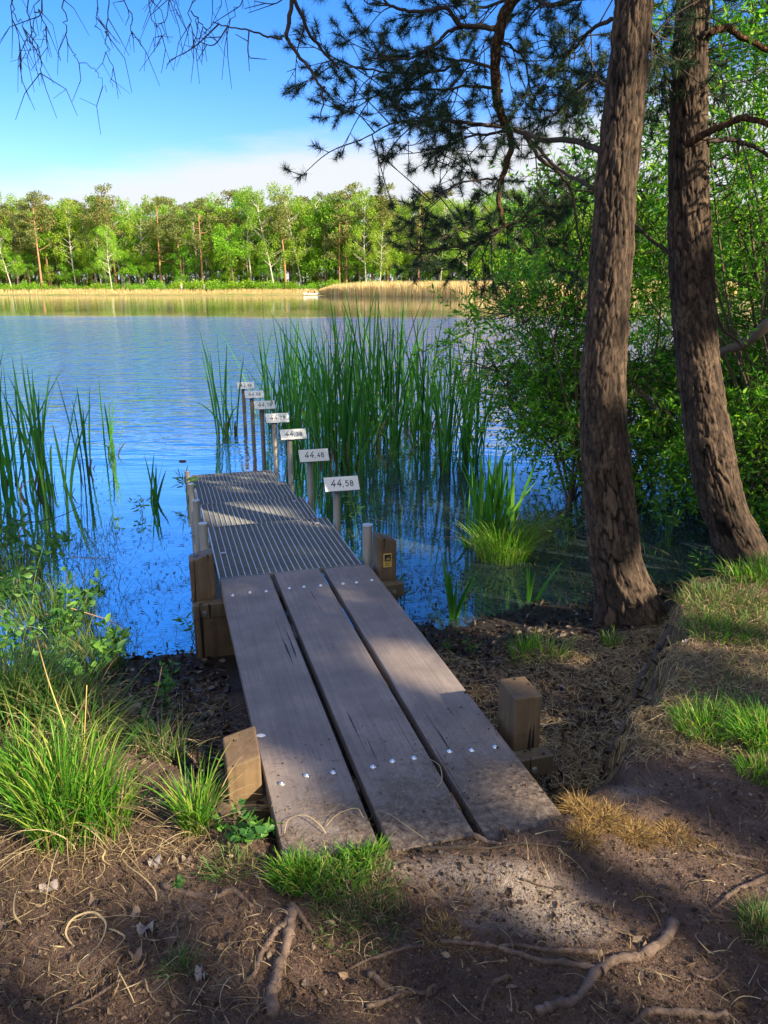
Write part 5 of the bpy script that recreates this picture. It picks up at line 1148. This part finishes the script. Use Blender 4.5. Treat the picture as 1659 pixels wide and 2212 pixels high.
# broken old stake, left
q=PZ(290,1640,.2); q[2]=float(zt(q[0],q[1])); b=MB(); b.tube([q-[0,0,.2],q+[0,0,.08],q+[.004,0,.17],q+[.01,0,.185]],[.030,.028,.026,.014],9,rough=.3); tag(b.build('broken_stake',M['darktrunk'],None,True),'dark broken wooden stake stump behind the small bright tuft','stake')
# ================= TREES BESIDE AND BEHIND THE VIEWER (unseen, placed to shade the bank; gaps cut where sunflecks should fall)
spots=[]
def spot(px,py,z,r_): spots.append((PZ(px,py,z),r_))
def spotY(px,py,Y,r_): spots.append((PY(px,py,Y),r_))
spot(535,1640,.46,.10); spot(150,1690,.55,.26); spot(60,1600,.5,.2); spot(425,1740,.5,.12); spot(930,1440,.4,.085); spot(1010,1470,.4,.05)
spot(440,1035,.1,.22); spot(500,1030,.1,.12); spot(1560,1320,.45,.3); spot(1640,1280,.5,.25); spot(1620,1400,.42,.14); spot(1640,1590,.42,.12); spot(1260,1740,.42,.06); spot(1370,1770,.42,.07); spot(1480,1790,.42,.06)
spot(640,2080,.38,.05); spot(60,2150,.38,.1); spot(1560,1900,.38,.05); spot(270,1760,.4,.12); spot(1000,1880,.4,.04); spot(510,1770,.37,.06); spot(1420,2080,.38,.05); spot(100,1780,.4,.15); spot(560,1110,.25,.06); spot(1110,1900,.38,.05)
spot(740,1835,.4,.05); spot(500,1125,.3,.06)
spotY(100,1340,3.9,.25); spotY(150,1230,4.4,.15); spotY(60,1440,3.5,.18); spotY(1060,1070,5.6,.28); spotY(1085,1180,5.5,.12)
for y in (20,60,110): spotY(1505,y,4.85,.13)
for y in (160,200,240,280,330,370,410): spotY(1510,y,4.87,.12)
for x,y,r_ in ((1365,50,.07),(1345,240,.06),(1340,370,.09),(1340,420,.09),(1335,470,.07),(1330,590,.08),(1325,640,.06),(1320,790,.05),(1318,830,.07),(1390,1250,.09),(1400,1290,.10),(1375,1220,.06)): spotY(x,y,4.15,r_)
for x,y,r_ in ((1570,930,.08),(1600,1080,.07),(1625,1150,.12),(1640,1190,.1),(1500,480,.06)): spotY(x,y,4.8,r_)
for x,y,Y,r_ in ((1085,220,5,.12),(1090,260,5,.1),(1560,100,4.9,.3),(1640,200,5,.5),(1640,60,5,.5),(1600,350,5.2,.35),(1640,450,5.2,.35),(637,937,7.0,.14),(600,903,7.9,.10),(548,852,9.5,.14),(530,833,10.4,.1),(800,800,9,.12),(870,760,9.2,.1),(720,980,8,.1),(100,840,7.6,.12),(1200,560,6.9,.5),(1400,480,7,.6),(1150,640,7.2,.5),(1420,620,7.5,.5),(1300,720,7.4,.25),(1050,430,5,.15)): spotY(x,y,Y,r_)
SPC=np.array([s[0] for s in spots]); SPR=np.array([s[1] for s in spots])
def lets_sun(P):
    r_=P[:,None]-SPC[None]; al=(r_*SD).sum(-1); pe=np.linalg.norm(r_-al[...,None]*SD,axis=-1); return (pe<SPR[None]+.10).any(1)
A_=np.array([math.sin(SUN_AZ),math.cos(SUN_AZ)]); S_=np.array([-A_[1],A_[0]])
def shade_tree(a,s,h0,h1,rc,lab,n):
    c=A_*a+S_*s; root=empty('unseen_shade_alder',(c[0],c[1],.35),lab,'tree','unseen trees placed to shade the bank'); tb=MB()
    base=np.array([c[0],c[1],.1]); tp=base+[0,0,h1*.92]; tb.tube(spline([base,base+[.1,.05,h1*.4],tp],6),np.linspace(.16,.04,13),12,rough=.08)
    lb=MB(); cs=[]
    for k in range(34):
        f=R.random(); z=h0+(h1-h0)*f; w=rc*math.sqrt(max(.12,1-((f-.45)/.62)**2)); aa=R.random()*6.28; e=np.array([c[0]+math.cos(aa)*w*R.uniform(.4,1),c[1]+math.sin(aa)*w*R.uniform(.4,1),z])
        st=base+[0,0,max(1.2,z-w*.7)]; 
        if not lets_sun(np.array([(st+e)/2,e])).any(): tb.tube([st,(st+e)/2+[0,0,.1],e],[.05,.03,.012],6)
        cs.append(e)
    cs=np.array(cs); P=cs[R.integers(0,len(cs),n)]+nrm(R.normal(size=(n,3)))*(R.random((n,1))**.5)*rc*.42
    P=P[~lets_sun(P)]; P=P[P[:,2]>h0-.8]
    cards(lb,P,R.uniform(.15,.27,len(P))); rel(root,tb,'trunk',M['darktrunk'],True); rel(root,lb,'crown',M['shade'])
LB=['unseen shade alder behind the viewer on the left','unseen shade alder behind the viewer','tall unseen shade alder behind the viewer on the right','spreading unseen shade alder at the right behind the viewer','unseen shade alder on the right bank outside the view','rearmost unseen shade alder on the right bank']
for k,(a,s,h0,h1,rc,n) in enumerate(((10.5,-2.5,2.6,11,2.7,26000),(11.5,.6,2.6,12.5,2.8,30000),(10.8,3.6,2.8,13.2,2.8,32000),(12,6.6,3.0,10.6,2.7,13000),(13.5,9.6,3,10.0,2.6,8000),(13.5,12.5,3,9.5,2.6,6000))): shade_tree(a,s,h0,h1,rc,LB[k],n)
